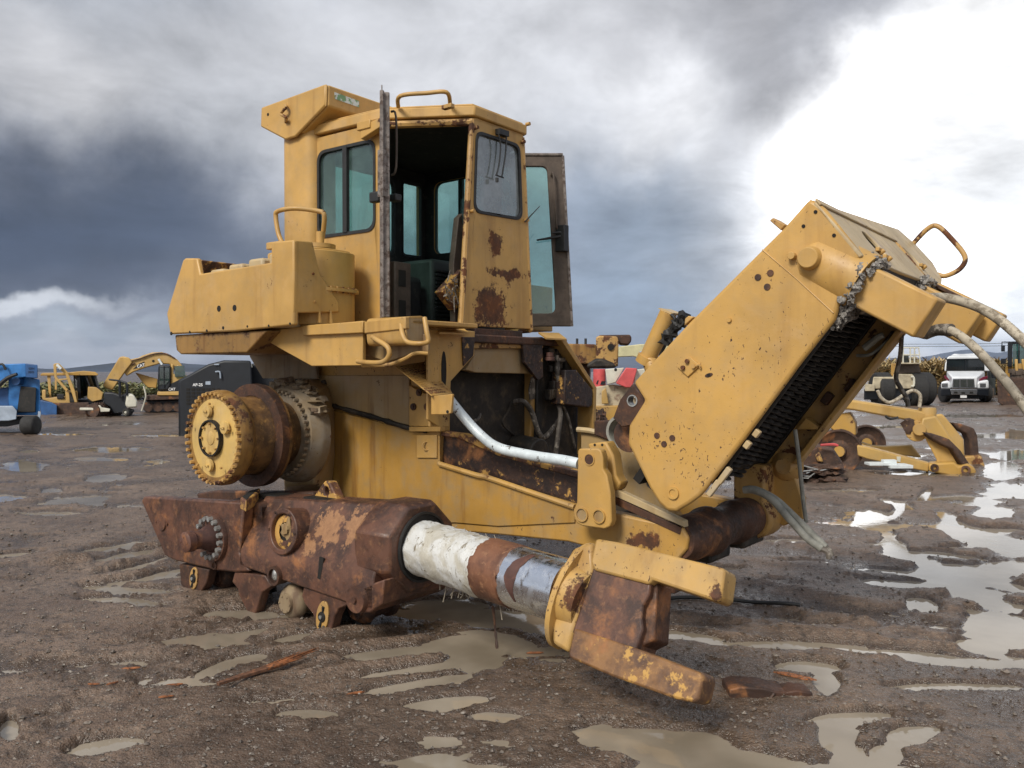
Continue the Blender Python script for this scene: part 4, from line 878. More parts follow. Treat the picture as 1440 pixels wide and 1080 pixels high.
for k in range(16):
    px_ = random.uniform(650, 755); y0_ = random.uniform(530, 560); y1_ = random.uniform(585, 632); a_ = random.uniform(-.35, .08)
    P3('bay_hose', MB().tube([PA(px_, y0_, a_), PA(px_+random.uniform(-14, 14), (y0_+y1_)/2-random.uniform(0, 14), a_+.06), PA(px_+random.uniform(-18, 22), (y0_+y1_)/2+8, a_+.08), PA(px_+random.uniform(-10, 30), y1_, a_)], random.choice((.008, .012, .016, .02)), 8, 6), random.choice(('hosed', 'hoseg', 'rubber', 'hosed', 'grease')), bevel=0)
for k in range(14):
    c = PA(random.uniform(645, 760), random.uniform(560, 632), random.uniform(-.4, -.1)); s_ = random.uniform(.05, .13)
    mb = MB().box(c, (s_, s_*random.uniform(.6, 1.6), s_*random.uniform(.5, 1.2))) if k % 2 else MB().lathe(c, c+V3(random.uniform(-.3, 1), random.uniform(-1, 1), .2), [(0, s_*.3), (.0, s_*.6), (.04, s_*.7), (.05, s_*.45), (.12, s_*.45)], 16)
    P3('engine_fitting', mb, random.choice(('grease', 'hosed', 'mrustd')) if 0 else random.choice(('grease', 'hosed', 'darkrust')), bevel=.006)
P3('left_bay_post', slabA([(660, 524), (668, 524), (664, 560), (655, 600), (648, 600)], -.05, .03), 'grease')
# ================================================================ track roller frame
def Wb(x, y, z): return V3(x, y, z)
tf_rear = [(202, 698), (343, 706.7), (352, 712), (352, 800), (374, 809), (301, 802), (244, 788), (231, 781), (198, 704)]
tf_rear = [(202, 698), (343, 706.7), (336, 777), (350, 804), (330, 805), (301, 802), (244, 788), (231, 781), (198, 704)]
trf = P3('track_frame', slabB(tf_rear, 0, .09), 'rust', bevel=.014)
slabB([(276, 694), (300, 690), (440, 692), (440, 790), (330, 790), (290, 780)], .50, .09).build('inner_cheek', M['darkrust'], trf, .014)
MB().bb(-1.45, -.80, .09, .5, .42, .60).bb(-1.15, -.8, .09, .5, .60, .70).build('frame_core', M['darkrust'], trf, .03)
def z0_(px, py, b): return PB(px, py, b)
# main body, lofted from rear section to front section (b, z) profile
def sec(a, zb0, zc, zt0, bt, d=0): return [V3(a, 0-d, zb0), V3(a, 0-d, zc), V3(a, bt-d, zt0), V3(a, .62-bt+d, zt0), V3(a, .62+d, zc), V3(a, .62+d, zb0)]
xr = PB(343, 707, 0).x; 
A0 = PB(336, 777, 0); A1 = PB(535, 815, 0); T1 = PB(535, 710, .2); T0 = PB(372, 698, .2)
bz0 = PB(374, 809, 0).z; bz1 = PB(505, 860, 0).z
secs = [sec(xr-.02, .30, A0.z, PB(352, 700, .2).z-.05, .18), sec(PB(372, 698, .2).x, bz0+.02, A0.z+.02, T0.z, .2), sec(A1.x-.25, bz1+.03, (A0.z+A1.z)/2+.04, T1.z, .2), sec(A1.x-.06, bz1+.02, A1.z, T1.z, .2)]
MB().loft(secs).build('frame_body', M['rust'], trf, .012)
# collar
xm = A1.x; zc_ = PB(580, 767, .3).z
def octo(a, r, rz=None, c=.3, zz=zc_): return [V3(a, c+r*math.cos(R(22.5+45*k)), zz+(rz or r)*math.sin(R(22.5+45*k))) for k in range(8)]
mouth = .175
xm -= .13
col0 = [octo(xm-.16, .27, .24, .31), octo(xm-.08, .32, .29, .31), octo(xm+.12, .32, .29, .31), octo(xm+.17, .29, .27, .31)]
MB().loft(col0).build('collar', M['rust'], trf, .012)
ce = V3(xm+.17, .31, zc_)
MB().ring(ce+V3(-.02, 0, 0), ce+V3(.012, 0, 0), .212, .198, 48).build('mouth_ring', M['rubber'], trf)
MB().cyl(ce+V3(0, 0, 0), ce+V3(.004, 0, 0), .205, n=48).build('mouth_gap', M['hole'], trf)
# hub stub with bolted flange
c = PB(301, 755.5, 0)
MB().lathe(c+V3(0, -.03, 0), c+V3(0, 1, 0), [(0, .06), (0, .165), (.02, .17), (.04, .17)], 48).build('flange', M['rust'], trf)
MB().lathe(c+V3(0, -.23, 0), c+V3(0, 1, 0), [(0, .055), (.01, .07), (.06, .072), (.07, .062), (.12, .062), (.2, .10), (.21, .10)], 32).bolts(c+V3(0, -.23, 0), (0, -1, 0), .038, 4, .009, .004).build('shaft_stub', M['scar'], trf)
MB().bolts(c+V3(0, -.03, 0), (0, -1, 0), .135, 13, .020, .03, 0, (R(-118), R(170)), 8).build('bolt_ring', M['steel'], trf)
c = PB(228, 735, 0); MB().lathe(c+V3(0, -.012, 0), c+V3(0, 1, 0), [(0, .05), (.0, .058), (.014, .062)], 28).cyl(c+V3(-.075, -.012, 0), c+V3(-.075, 0, 0), .01, n=8).cyl(c+V3(.075, -.012, 0), c+V3(.075, 0, 0), .01, n=8).build('cap', M['rust'], trf)
c = PB(302, 795, 0); MB().ring(c+V3(0, -.01, 0), c, .03, .018, 20).cyl(c+V3(0, -.003, 0), c, .018).build('eye', M['darkrust'], trf)
# side port with raised ring on the sloping face
c = PB(407, 747, .06); ax = V3(0, 1, -.12).normalized()
MB().ring(c+ax*-.06, c+ax*.16, .15, .115, 40).build('port_ring', M['rust'], trf, .006)
MB().lathe(c+ax*-.035, c+ax, [(0, .06), (.0, .10), (.01, .118)], 32, cap=False).build('port_seat', M['rusty'], trf)
MB().cyl(c+ax*-.02, c+ax*-.01, .10).build('port_hollow', M['hole'], trf)
MB().blob(c+ax*-.03+V3(.02, 0, .02), (.05, .02, .055), 8, 9, .5).build('port_core', M['tan'], trf)
MB().bolts(c+ax*-.06, (0, -1, .0), .133, 6, .010, .006).build('bolt_ring', M['darkrust'], trf)
c = PB(389, 809, -.0); MB().ring(c+V3(0, -.03, 0), c+V3(0, .05, 0), .062, .045, 28).cyl(c+V3(0, -.01, 0), c, .046).build('roller_pin', M['darkrust'], trf)
MB().blob(c+V3(.01, -.015, .01), (.03, .02, .035), 6, 3, .2).build('pin_end', M['steel'], trf)
c = PB(504, 842, 0); MB().lathe(c+V3(0, -.03, 0), c+V3(0, 1, 0), [(0, .07), (0, .078), (.03, .085)], 28).cyl(c+V3(0, -.045, 0), c, .02, n=8).build('cap', M['rust'], trf)
MB().prism([PB(*p, 0) for p in [(498, 830), (540, 815), (537, 850), (520, 862), (506, 862), (495, 850)]], (0, .6, 0)).build('front_foot', M['rust'], trf, .01)
# slot scar
MB().prism([PB(*p, -.002) for p in [(449, 783), (455, 785), (453, 800), (450, 815), (446, 813), (448, 798)]], (0, .01, 0)).build('slot', M['hole'], trf)
# top openings and lug
def ztop(px, py): return PZ(px, py, T0.z+.005)
for x_, w_ in ((388, .10), (456, .12)):
    aa = PB(x_, 705, .3).x; zz = T0.z+(T1.z-T0.z)*max(0, (aa-T0.x)/(T1.x-T0.x))
    MB().bb(aa-w_, aa+w_, .22, .38, zz-.02, zz+.008).build('top_plate', M['dark'], trf, .003)
o_ = [ztop(*p)+V3(0, 0, .02) for p in [(338, 704), (352, 693), (366, 690), (362, 698), (346, 708)]]
MB().prism(o_, (0, 0, -.08)).build('oil_port', M['rusty'], trf, .01); MB().prism([p+V3(0, 0, .002) for p in shrink(o_, .03)], (0, 0, -.01)).build('oil_port_hole', M['hole'], trf)
lugp = [PB(*p, .30) for p in [(440, 700), (452, 682), (457, 676), (463, 678), (472, 697), (474, 708), (440, 706)]]
lh = circ(PB(459, 691, .30), (1, 0, 0), (0, 0, 1), .025, 14, .03)
MB().prism(lugp, (0, .07, 0), [lh]).build('lifting_lug', M['rusty'], trf, .008)
# hanging roller brackets
for px_, nm in (([(252, 793), (294, 801), (290, 820), (279, 838), (263, 835), (254, 822)], 'a'), ([(330, 804), (372, 809), (382, 824), (368, 833), (359, 864), (348, 861), (336, 838), (334, 828), (326, 818)], 'b'), ([(427, 826), (493, 845), (492, 850), (476, 856), (470, 868), (464, 893), (449, 892), (443, 876), (440, 864), (428, 849), (424, 838)], 'c')):
    bkt = slabB(px_, .015, .07).build('roller_bracket', M['rust'] if nm != 'a' else M['darkrust'], trf, .008)
    slabB(px_, .50, .07).build('roller_bracket', M['darkrust'], trf, .008)
for (x, y), rx, rz in (((273.5, 813), .050, .085), ((454.5, 867), .056, .105)):
    c = PB(x, y, .015); MB().prism(circ(c+V3(0, -.010, 0), (.95, 0, -.25), (.25, 0, .95), rx, 24, rz), (0, .012, 0)).build('cap_plate', M['yrust'], trf, .003)
    MB().lathe(c+V3(0, -.02, 0), c+V3(0, 1, 0), [(0, .012), (.002, .03), (.012, .034)], 24).build('pin_end', M['dark'], trf)
    MB().cyl(c+V3(0, -.026, 0), c, .012, n=12).build('grease_point', M['steel'], trf)
    for s_ in (-1, 1): MB().cyl(c+V3(.018*s_, -.014, .066*s_), c, .010, n=10).build('bolt_hole', M['hole'], trf)
# track rollers (partly buried in the dark under the frame)
for (x, y), rr, b0 in (((400, 849), .115, .0), ((302, 812), .11, .14), ((498, 858), .10, .16)):
    c = PB(x, y, b0); MB().lathe(c, c+V3(0, 1, 0), [(0, .035), (.0, .06), (.02, .065), (.03, rr*.8), (.06, rr), (.09, rr), (.10, rr*.8), (.26, rr*.75), (.27, rr), (.30, rr), (.32, .05)], 36).bolts(c, (0, -1, 0), .05, 6, .008, .006).build('roller', M['dust'] if x == 400 else M['darkrust'], trf)
mb = MB()
for q, s_, k in (((285, 820), .07, 1), ((318, 835), .06, 2), ((420, 838), .05, 3), ((378, 822), .05, 5), ((480, 862), .08, 6), ((512, 868), .05, 7)): mb.blob(PB(*q, .25), (s_*1.2, s_, s_), 7, k, .6)
mb.build('caked_mud', M['grease'], trf)
# ---------------------------------------------------------------- recoil tube
t0 = V3(xm+.08, .31, zc_); tend = PB(777, 826, .19); u = (tend-t0).normalized(); Lt = (tend-t0).length+.12
rt_ = .158
ts = lambda f: Lt*f
ax_ = u
def s_at(px_):
    lo, hi = 0.0, Lt*1.3
    for _ in range(40):
        mid_ = (lo+hi)/2
        if proj(t0+u*mid_)[0] < px_: lo = mid_
        else: hi = mid_
    return lo
S1, S2 = s_at(690), s_at(728); mb = MB(); 
vs_ = []; ax_ = u; uu = ax_.orthogonal().normalized(); ww = ax_.cross(uu)
secs_ = []
for k in range(45):
    t = k/44*S1; q = []
    for i_ in range(56):
        an = 2*PI*i_/56; nn = mnoise.fractal(Vector((t*9, math.cos(an)*2, math.sin(an)*2)), 1, 2, 4)
        rr = rt_+.004+max(0, nn)*.014*min(1, t*6)
        q.append(t0+ax_*t+(uu*math.cos(an)+ww*math.sin(an))*rr)
    secs_.append(q)
mb.loft(secs_); wrp = P3('recoil_tube', mb, 'wrap', bevel=0)
mb = MB(); secs_ = []
for k in range(20):
    t = S1-.012+(S2-S1+.02)*k/19; secs_.append([t0+ax_*(t+(mnoise.noise(Vector((math.cos(2*PI*i_/56)*2, math.sin(2*PI*i_/56)*2, 4)))*.09+mnoise.noise(Vector((math.cos(2*PI*i_/56)*7, math.sin(2*PI*i_/56)*7, 1)))*.03 if k == 0 else (mnoise.noise(Vector((math.cos(2*PI*i_/56)*4, math.sin(2*PI*i_/56)*4, 9)))*.03 if k == 19 else 0)))+(uu*math.cos(2*PI*i_/56)+ww*math.sin(2*PI*i_/56))*(rt_+.012 if 0 < k < 19 else rt_+.002) for i_ in range(56)])
mb.loft(secs_).build('rust_band', M['orange'], wrp)
MB().lathe(t0+ax_*S2, t0+ax_*2*Lt, [(0, rt_+.006), (Lt-S2, rt_+.006)], 64).build('chrome_band', M['chrome'], wrp)
# peeled scar curving over the chrome
SC = s_at(752); npos = (CO-(t0+ax_*SC)); npos = (npos-ax_*npos.dot(ax_)).normalized(); nb = ax_.cross(npos); 
if nb.z < 0: nb = -nb
def ts_(s, an): return t0+ax_*s+(npos*math.cos(an)+nb*math.sin(an))*(rt_+.0075)
L1, R1 = [], []
for k in range(15):
    an = R(52-k*7.2); wd = .034*math.sin(PI*min(1, (k+.6)/15))**.6*(1 if k < 9 else (15-k)/6)+.003; s0 = SC-.03*k/14-.05*math.sin(PI*k/14)+.03
    j = random.uniform(-.004, .004); L1.append(ts_(s0-wd+j, an)); R1.append(ts_(s0+wd*1.1-j, an))
mb = MB(); vs_ = L1+R1; mb.add(vs_, [(k, k+1, 15+k+1, 15+k) for k in range(14)]); mb.build('scar', M['scar'], wrp)
mb = MB()
for k in range(9):
    p = t0+ax_*random.uniform(.25, Lt*.62)-V3(0, 0, rt_-.005); mb.tube([p, p+V3(random.uniform(-.02, .02), 0, -random.uniform(.02, .05)), p+V3(random.uniform(-.03, .03), 0, -random.uniform(.05, .13))], .003, 5, 4)
for k in range(7):
    p = t0+ax_*random.uniform(.25, Lt*.6)+V3(0, .02, rt_); mb.tube([p, p+V3(random.uniform(-.03, .03), 0, random.uniform(.01, .03))], .002, 5, 1)
mb.build('torn_fibres', M['ropes'], wrp)
P3('hanging_root', MB().tube([PB(693, 852, .3), PB(695, 870, .3), PB(697, 890, .3), PB(699, 912, .28)], .007, 6, 5, .3), 'darkrust', bevel=0)
# ---------------------------------------------------------------- idler yoke
n_ = V3(0, -.92, .38).normalized(); P0 = V3(1.7, .16, .45)+n_*.12
def Y(px, py, o=0): return PP(px, py, P0+n_*o, n_)
fk = [(838, 757), (868, 762), (1035, 803), (1036, 810), (1031, 846), (1024, 850), (916, 815), (913, 836), (904, 852), (902, 868), (904, 882), (893, 915), (897, 918), (1001, 951), (1005, 958), (997, 988), (990, 992), (965, 987), (860, 951), (800, 925), (799, 920), (806, 885), (834, 800), (830, 790), (836, 762)]
up_ = [(838, 757), (868, 762), (1018, 799), (1019, 806), (1014, 842), (1007, 846), (916, 815), (912, 822), (835, 802), (830, 790), (836, 762)]
wb_ = [(834, 798), (915, 818), (913, 836), (904, 852), (902, 868), (904, 884), (893, 920), (804, 890)]
lo_ = [(807, 883), (893, 911), (985, 946), (989, 953), (982, 984), (975, 988), (950, 983), (860, 951), (800, 925), (799, 918)]
yk = P3('idler_yoke', MB().prism([Y(*p) for p in up_], -n_*.15), 'fork', bevel=.014)
MB().prism([Y(*p, -.018) for p in wb_], -n_*.20).build('web', M['rust'], yk, .01)
MB().prism([Y(*p) for p in lo_], -n_*.15).build('lower_arm', M['forklow'], yk, .014)
MB().prism([Y(*p, -.06) for p in [(903, 830), (925, 818), (920, 900), (896, 912)]], -n_*.16).build('inner_wall', M['darkrust'], yk, .01)
if 0: MB().prism([Y(*p, .004) for p in [(835, 801), (866, 808), (912, 820), (911, 836), (902, 852), (900, 868), (898, 884), (893, 912), (850, 897), (808, 882), (818, 845)]], -n_*.004).build('wear_plate', M['rust'], yk, .002)
if 0: MB().prism([Y(*p, .003) for p in [(955, 934), (1003, 951), (1004, 960), (996, 988), (988, 991), (950, 978), (945, 960)]], -n_*.004).build('worn_tip', M['scar'], yk, .002)
# neck and flange
fc = t0+u*(Lt-.12); 
back = [(806, 770), (832, 762), (835, 800), (806, 884), (799, 918), (776, 905), (776, 850), (788, 800)]
q0 = [Y(*p, -.02) for p in back]
MB().prism(q0, -n_*.20).build('neck', M['fork'], yk, .02)
fdir = (u+V3(0, 0, -.12)).normalized(); fu = V3(0, .38, .92); fu = (fu-fdir*fu.dot(fdir)).normalized(); fw = fdir.cross(fu)
fcn = fc+u*.14+V3(0, 0, -.005)
outl = circ(fcn, fu, fw, .275, 40, .185)
holes = [circ(fcn+fu*.215+fw*(-.04*s__), fu, fw, .036, 14, .03) for s__ in (1,)]+[circ(fcn-fu*.215+fw*.02, fu, fw, .036, 14, .03)]
MB().prism(outl, fdir*.03, holes).build('flange', M['fork'], yk, .006)
MB().cyl(fcn+fdir*.02, fcn+fdir*.12, .175, .16, 32).build('boss', M['fork'], yk)
# ================================================================ radiator guard
gb = .75
gp = [(1138, 279), (1102, 320), (1071, 351), (969, 453), (890, 538), (906, 563), (884, 598), (882, 624), (896, 652), (913, 687), (926, 708), (938, 719), (951, 720), (962, 713), (969, 709), (984, 698), (993, 687), (1047, 617), (1126, 510), (1174, 449), (1182, 420), (1190, 390), (1213, 359), (1160, 293), (1147, 283)]
gl = [PB(*p, gb) for p in gp]; GW = 1.42
gd = P3('radiator_guard', MB().prism(gl, (0, .045, 0)), 'yguard', bevel=.02, seg=3)
MB().prism([p+V3(0, GW, 0) for p in gl], (0, .06, 0)).build('far_cheek', M['yrust'], gd, .015)
# inner front flange of both cheeks
A = PB(1000, 684, gb); Bq = PB(1172, 452, gb); dv = (Bq-A).normalized(); nf = V3(dv.z, 0, -dv.x)   # forward normal
MB().prism([A-nf*.0, Bq-nf*.0, Bq-nf*.16, A-nf*.16], (0, .03, 0), vec0=(0, .046, 0)).build('front_flange', M['dark'], gd, .01)
MB().prism([A-nf*.0, Bq-nf*.0, Bq-nf*.03, A-nf*.03], (0, .12, 0), vec0=(0, GW-.12, 0)).build('front_flange', M['y'], gd, .006)
# front cover
e1 = [PB(1147, 283, gb), PB(1160, 293, gb), PB(1213, 359, gb)]
q0, q1 = e1[0], e1[2]; cn = (q1-q0).normalized(); cdir = V3(0, 1, 0)
def Cv(s_, b_): return q0+cn*s_+cdir*b_
Lc = (q1-q0).length
hole_c = []
for px_, py_ in ((1231, 345), (1284, 364)):
    nn = cn.cross(cdir); p = PP(px_, py_, q0, nn); hole_c.append(circ(p, cn, cdir, .10, 28))
nnc = cn.cross(cdir); cvp = [PP(x, y, q0, nnc) for x, y in ((1263, 322), (1288, 344), (1312, 370), (1325, 393), (1324, 404))]
MB().prism([Cv(0, .0), Cv(Lc, .0), Cv(Lc+.02, GW*.5)]+cvp[::-1], nnc*-.02, hole_c).build('top_cover', M['pale'], gd, .006)
MB().prism([Cv(-.01, .0), Cv(.03, .0), Cv(.03, GW+.05), Cv(-.01, GW+.05)], cn.cross(cdir)*.012).build('top_lip', M['pale'], gd, .004)
# wing nuts near the round openings
for px_, py_ in ((1237, 357), (1247, 367), (1297, 378)):
    p = PP(px_, py_, q0, cn.cross(cdir)); MB().cyl(p, p+cn.cross(cdir)*(.03 if cn.cross(cdir).z > 0 else -.03), .012, n=8).box(p+V3(0, 0, .02), (.02, .09, .02)).build('clamp', M['y'], gd, .003)
# back and underside skins so that the guard is a closed box
bk0, bk1 = PB(1110, 312, gb), PB(893, 536, gb)
MB().prism([bk0, bk1, bk1+V3(.03, 0, -.02), bk0+V3(.03, 0, -.02)], (0, GW-.05, 0), vec0=(0, .03, 0)).build('back_skin', M['y'], gd, .004)
ap0 = PB(1138, 279, gb)
MB().prism([ap0, bk0, bk0+V3(.03, 0, -.03), ap0+V3(.0, 0, -.03)], (0, GW, 0), vec0=(0, .02, 0)).build('upper_skin', M['y'], gd, .004)
lw0 = Cv(Lc, 0); lw1 = lw0+V3(-.02, 0, -.10)
MB().prism([lw0, lw0+V3(-.12, 0, .02), Bq-nf*.12+V3(0, 0, .0), Bq-nf*.06+V3(.04, 0, .06), lw1], (0, GW-.1, 0), vec0=(0, .05, 0)).build('lower_tank', M['dark'], gd, .02)
MB().prism([lw0+V3(-.06, 0, -.03), lw0+V3(.10, 0, -.16), lw0+V3(.05, 0, -.26), lw0+V3(-.12, 0, -.15)], (0, .42, 0), vec0=(0, .55, 0)).build('centre_nose', M['y'], gd, .03)
# radiator core: upright tubes wound with fins
cA = A-nf*.26-dv*.22; cB = Bq-nf*.26+dv*.18
MB().prism([cA-dv*.08-nf*.09, cB-nf*.09, cB-nf*.14, cA-dv*.08-nf*.14], (0, GW-.12, 0), vec0=(0, .06, 0)).build('core_backing', M['hole'], gd)
LC = (cB-cA).length+.05
for k in range(7):
    base = cA-dv*.06+V3(0, .13+k*(GW-.24)/6, 0)
    uu2 = V3(0, 1, 0); ww2 = nf; rows = []; turns = 42; npt = 18; mb = MB(); vs2 = []; prof_r = (.020, .052, .054, .022)
    # stacked slightly tilted discs
    for t_ in range(turns):
        cc_ = base+dv*(LC*(t_+.5)/turns); ds = []
        for off, rr in ((-.012, .05), (-.003, .078), (.003, .080), (.012, .05)):
            ds.append([cc_+dv*(off+.022*math.cos(2*PI*i_/npt))+(uu2*math.sin(2*PI*i_/npt)+ww2*math.cos(2*PI*i_/npt))*rr for i_ in range(npt)])
        o__ = len(vs2); vs2 += [p for q in ds for p in q]
        mb.f += [(o__+a__*npt+i_, o__+a__*npt+(i_+1) % npt, o__+(a__+1)*npt+(i_+1) % npt, o__+(a__+1)*npt+i_) for a__ in range(3) for i_ in range(npt)]
    mb.v = [tuple(p) for p in vs2]; mb.cyl(base, base+dv*LC, .022, n=8)
    mb.build('finned_tube', M['core'], gd)
mb = MB()
for s_ in (.02, .95): mb.prism([cA+dv*(LC*s_), cA+dv*(LC*s_+.05), cA+dv*(LC*s_+.05)+nf*.06, cA+dv*(LC*s_)+nf*.06], (0, GW-.15, 0), vec0=(0, .08, 0))
mb.build('core_header', M['grease'], gd, .006)
MB().prism([cA+nf*.09, cB+nf*.09, cB-nf*.1, cA-nf*.1], (0, .03, 0), vec0=(0, GW-.08, 0)).build('core_side', M['dark'], gd, .004)
# clips down the edge of the core
for px_, py_ in ((1000, 683), (1015, 665), (1047, 622), (1060, 606)):
    p = PB(px_, py_, gb+.02); MB().box(p+nf*.02, (.03, .03, .10 if px_ < 1030 else .04), (nf, V3(0, 1, 0), dv)).build('clip', M['pale'], gd, .004)
# cylinder mounts
d1_ = V3(.86, 0, -.51).normalized(); d3_ = V3(.51, 0, .86)
cs = PB(1128, 358, gb)+V3(0, .055, 0)
bu = MB().lathe(cs+d1_*-.04+V3(0, .06, 0), cs+d1_*5+V3(0, .06, 0), [(0, .07), (.03, .12), (.08, .145), (.30, .15), (.34, .15)], 36); bu.build('trunnion', M['yguard'], gd)
c = PB(1138, 363, gb-.035); MB().lathe(c+V3(0, -.03, 0), c+V3(0, 1, 0), [(0, .042), (.0, .048), (.02, .055), (.09, .065)], 28).cyl(c+V3(-.09, -.0, .02), c+V3(-.09, .06, .02), .02, n=8).build('pin_cap', M['yguard'], gd, .003)
for off, bx in ((0, .82), (1, 1.93)):
    c = PB(1205, 392, gb)+V3(0, bx-gb, 0)
    mb = MB()
    for k in range(190):
        an = 2*PI*k/190; rr = .135+random.uniform(-.015, .02); p = c+V3(0, .05, 0)+(V3(0, 1, 0)*math.cos(an)+d3_*math.sin(an))*rr+d1_*random.uniform(-.03, .04)-d3_*.03
        mb.blob(p, random.uniform(.006, .018), 4, k, .8)
    for k in range(120):
        if off == 0: t_ = random.random(); p = (c-d3_*.13).lerp(Bq+V3(0, .06, 0), t_)+V3(random.uniform(-.03, .03), random.uniform(-.03, .06), random.uniform(-.03, .03)); mb.blob(p, random.uniform(.005, .017), 4, k, .8)
    mb.build('foam_collar', M['crust'], gd)
    bxm = MB().box(c+d1_*.17+V3(0, .06, 0)-d3_*.02, (.36, .20, .20), (d1_, V3(0, 1, 0), d3_))
    bxm.build('lift_cylinder_head', M['yclean'], gd, .012)
    if off: MB().box(c+d1_*.22+V3(0, .27, 0)+d3_*.03, (.40, .16, .18), (d1_, V3(0, 1, 0), d3_)).build('mount_block', M['y'], gd, .012); MB().box(c+d1_*.12+V3(0, .22, 0)+d3_*.10, (.20, .18, .02), (d1_, V3(0, 1, 0), d3_)).build('torn_plate', M['darkrust'], gd, .003)
# bolt triplets and other marks on the near cheek
mb = MB()
for q in ((1066, 390), (1083.5, 384), (1079, 403.5), (924, 612.5), (945.5, 616), (934, 624.5)):
    c = PB(*q, gb); mb.cyl(c+V3(0, -.004, 0), c, .017, n=14)
mb.build('bolt_hole', M['darkrust'], gd)
mb = MB()
for q in ((1147, 298), (1130, 318), (1173, 331), (997, 527.5), (866, 520)):
    c = PB(*q, gb); mb.cyl(c+V3(0, -.004, 0), c, .009, n=10)
mb.build('bolt_hole', M['hole'], gd)
mb = MB(); dm = [(969, 501), (984, 514), (967, 530), (952, 516)]
mb.prism([PB(*p, gb-.012) for p in dm], (0, .014, 0)); db = mb.build('diamond_plate', M['yguard'], gd, .003)
mb = MB()
for q in ((967, 508), (961, 517), (976, 515)): c = PB(*q, gb-.012); mb.cyl(c+V3(0, -.014, 0), c, .012, n=8)
mb.tube([PB(975, 517, gb-.015), PB(983, 513, gb-.015), PB(985, 518, gb-.01)], .006, 6, 3); mb.build('bolt', M['yrust'], gd)
c = PB(947, 693, gb); MB().ring(c+V3(0, -.012, 0), c, .034, .020, 24).cyl(c+V3(0, -.006, 0), c, .02).build('bolt', M['yguard'], gd)
c = PB(1026, 450, gb); MB().cyl(c+V3(0, -.012, 0), c, .012, n=8).build('bolt', M['yguard'], gd)
c = PB(997, 527.5, gb); MB().prism(circ(c+V3(0, -.003, 0), (1, 0, .3), (-.3, 0, 1), .022, 10, .010), (0, .003, 0)).build('burn_mark', M['darkrust'], gd)
# weld line across the cheek and tabs
MB().tube([PB(1072, 351, gb-.002), PB(1120, 392, gb-.002), PB(1172, 440, gb-.002)], .003, 5, 1).build('weld_seam', M['yguard'], gd)
MB().prism([PB(*p, gb+.12) for p in [(1082, 310), (1087, 306), (1104, 316), (1098, 324)]], (0, .10, 0)).build('tab', M['yrust'], gd, .005)
MB().prism([PB(*p, gb+.03) for p in [(962, 458), (963, 448), (968, 444), (975, 446)]], (0, .10, 0)).build('tab', M['y'], gd, .005)
# rusty lug behind
lgp = [PB(*p, gb+.10) for p in [(889, 540), (907.6, 562.6), (906, 575), (890, 597), (874, 600), (862, 588), (872, 562)]]
hc = circ(PB(888.7, 563.5, gb+.10), (1, 0, 0), (0, 0, 1), .028, 20)
MB().prism(lgp, (0, .05, 0), [hc]).build('hinge_lug', M['darkrust'], gd, .005)
c = PB(888.7, 563.5, gb+.095); MB().ring(c, c+V3(0, .06, 0), .034, .027, 24).build('bushing', M['steel'], gd)
lgf = [p+V3(0, 1.25, 0) for p in lgp]; MB().prism(lgf, (0, .05, 0)).build('hinge_lug', M['darkrust'], gd, .005)
P3('pivot_arm', slabB([(835, 592), (868, 590), (890, 600), (888, 622), (870, 625), (835, 612)], 1.5, .08), 'darkrust', bevel=.01)
c = PB(872, 607, 1.1); P3('sleeve', MB().ring(c, c+V3(0, .25, 0), .10, .082, 32).cyl(c+V3(0, .1, 0), c+V3(0, .2, 0), .083), 'hoseg', bevel=0)
c = PB(884, 612, .92); P3('hinge_drum', MB().cyl(c, c+V3(0, .25, 0), .10, n=28), 'darkrust', bevel=0)
# handle loop
nn_ = cn.cross(cdir)
def hp(px, py): return PB(px, py, cvp[1].y-.03)
MB().tube([hp(1283, 344), hp(1303, 323), hp(1318, 318), hp(1338, 336), hp(1357, 361), hp(1350, 378), hp(1330, 388), hp(1318, 386)], .017, 10, 6).build('grab_handle', M['yrust'], gd)
# small hoses, straps and fittings on the far cheek
fbk = gb+GW-.01
for q, s_ in (((1239, 500), .05), ((1199, 543), .055), ((1165, 560), .05), ((1140, 600), .03), ((1255, 478), .06)):
    c = PB(*q, fbk); MB().box(c+V3(0, -.02, 0), (s_*1.6, .05, s_), (dv, V3(0, 1, 0), nf)).build('rusty_bracket', M['darkrust'], gd, .006)
MB().prism([PB(*p, fbk-.10) for p in [(1120, 604), (1133, 588), (1150, 600), (1150, 604)]], (0, .10, 0)).build('shelf_bracket', M['y'], gd, .004)
MB().tube([PB(1205, 500, fbk-.05), PB(1225, 498, fbk-.08), PB(1250, 478, fbk-.08), PB(1268, 462, fbk-.05), PB(1274, 452, fbk-.05)], .010, 8, 5).tube([PB(1215, 490, fbk-.1), PB(1235, 474, fbk-.1), PB(1242, 471, fbk-.1)], [.022, .018], 8, 1).build('thin_hose', M['hoseg'], gd)
MB().tube([PB(1268, 470, fbk), PB(1266, 500, fbk), PB(1260, 530, fbk), PB(1266, 545, fbk), PB(1275, 560, fbk), PB(1277, 572, fbk)], .014, 8, 5).build('thin_hose', M['hosed'], gd)
MB().tube([PB(1118, 604, fbk-.2), PB(1124, 650, fbk-.2), PB(1129, 700, fbk-.2), PB(1134, 735, fbk-.2)], .014, 8, 3).build('hanging_strap', M['hoseg'], gd)
c = PB(1105, 655, fbk-.02); MB().lathe(c+V3(0, -.05, 0), c+V3(0, 1, 0), [(0, .03), (0, .05), (.02, .07), (.05, .10), (.08, .11)], 28).build('pin_boss', M['yrust'], gd)
MB().prism([PB(*p, fbk-.02) for p in [(1062, 660), (1090, 632), (1112, 640), (1118, 672), (1128, 700), (1130, 730), (1100, 740), (1060, 705)]], (0, .08, 0)).build('far_foot', M['y'], gd, .01)
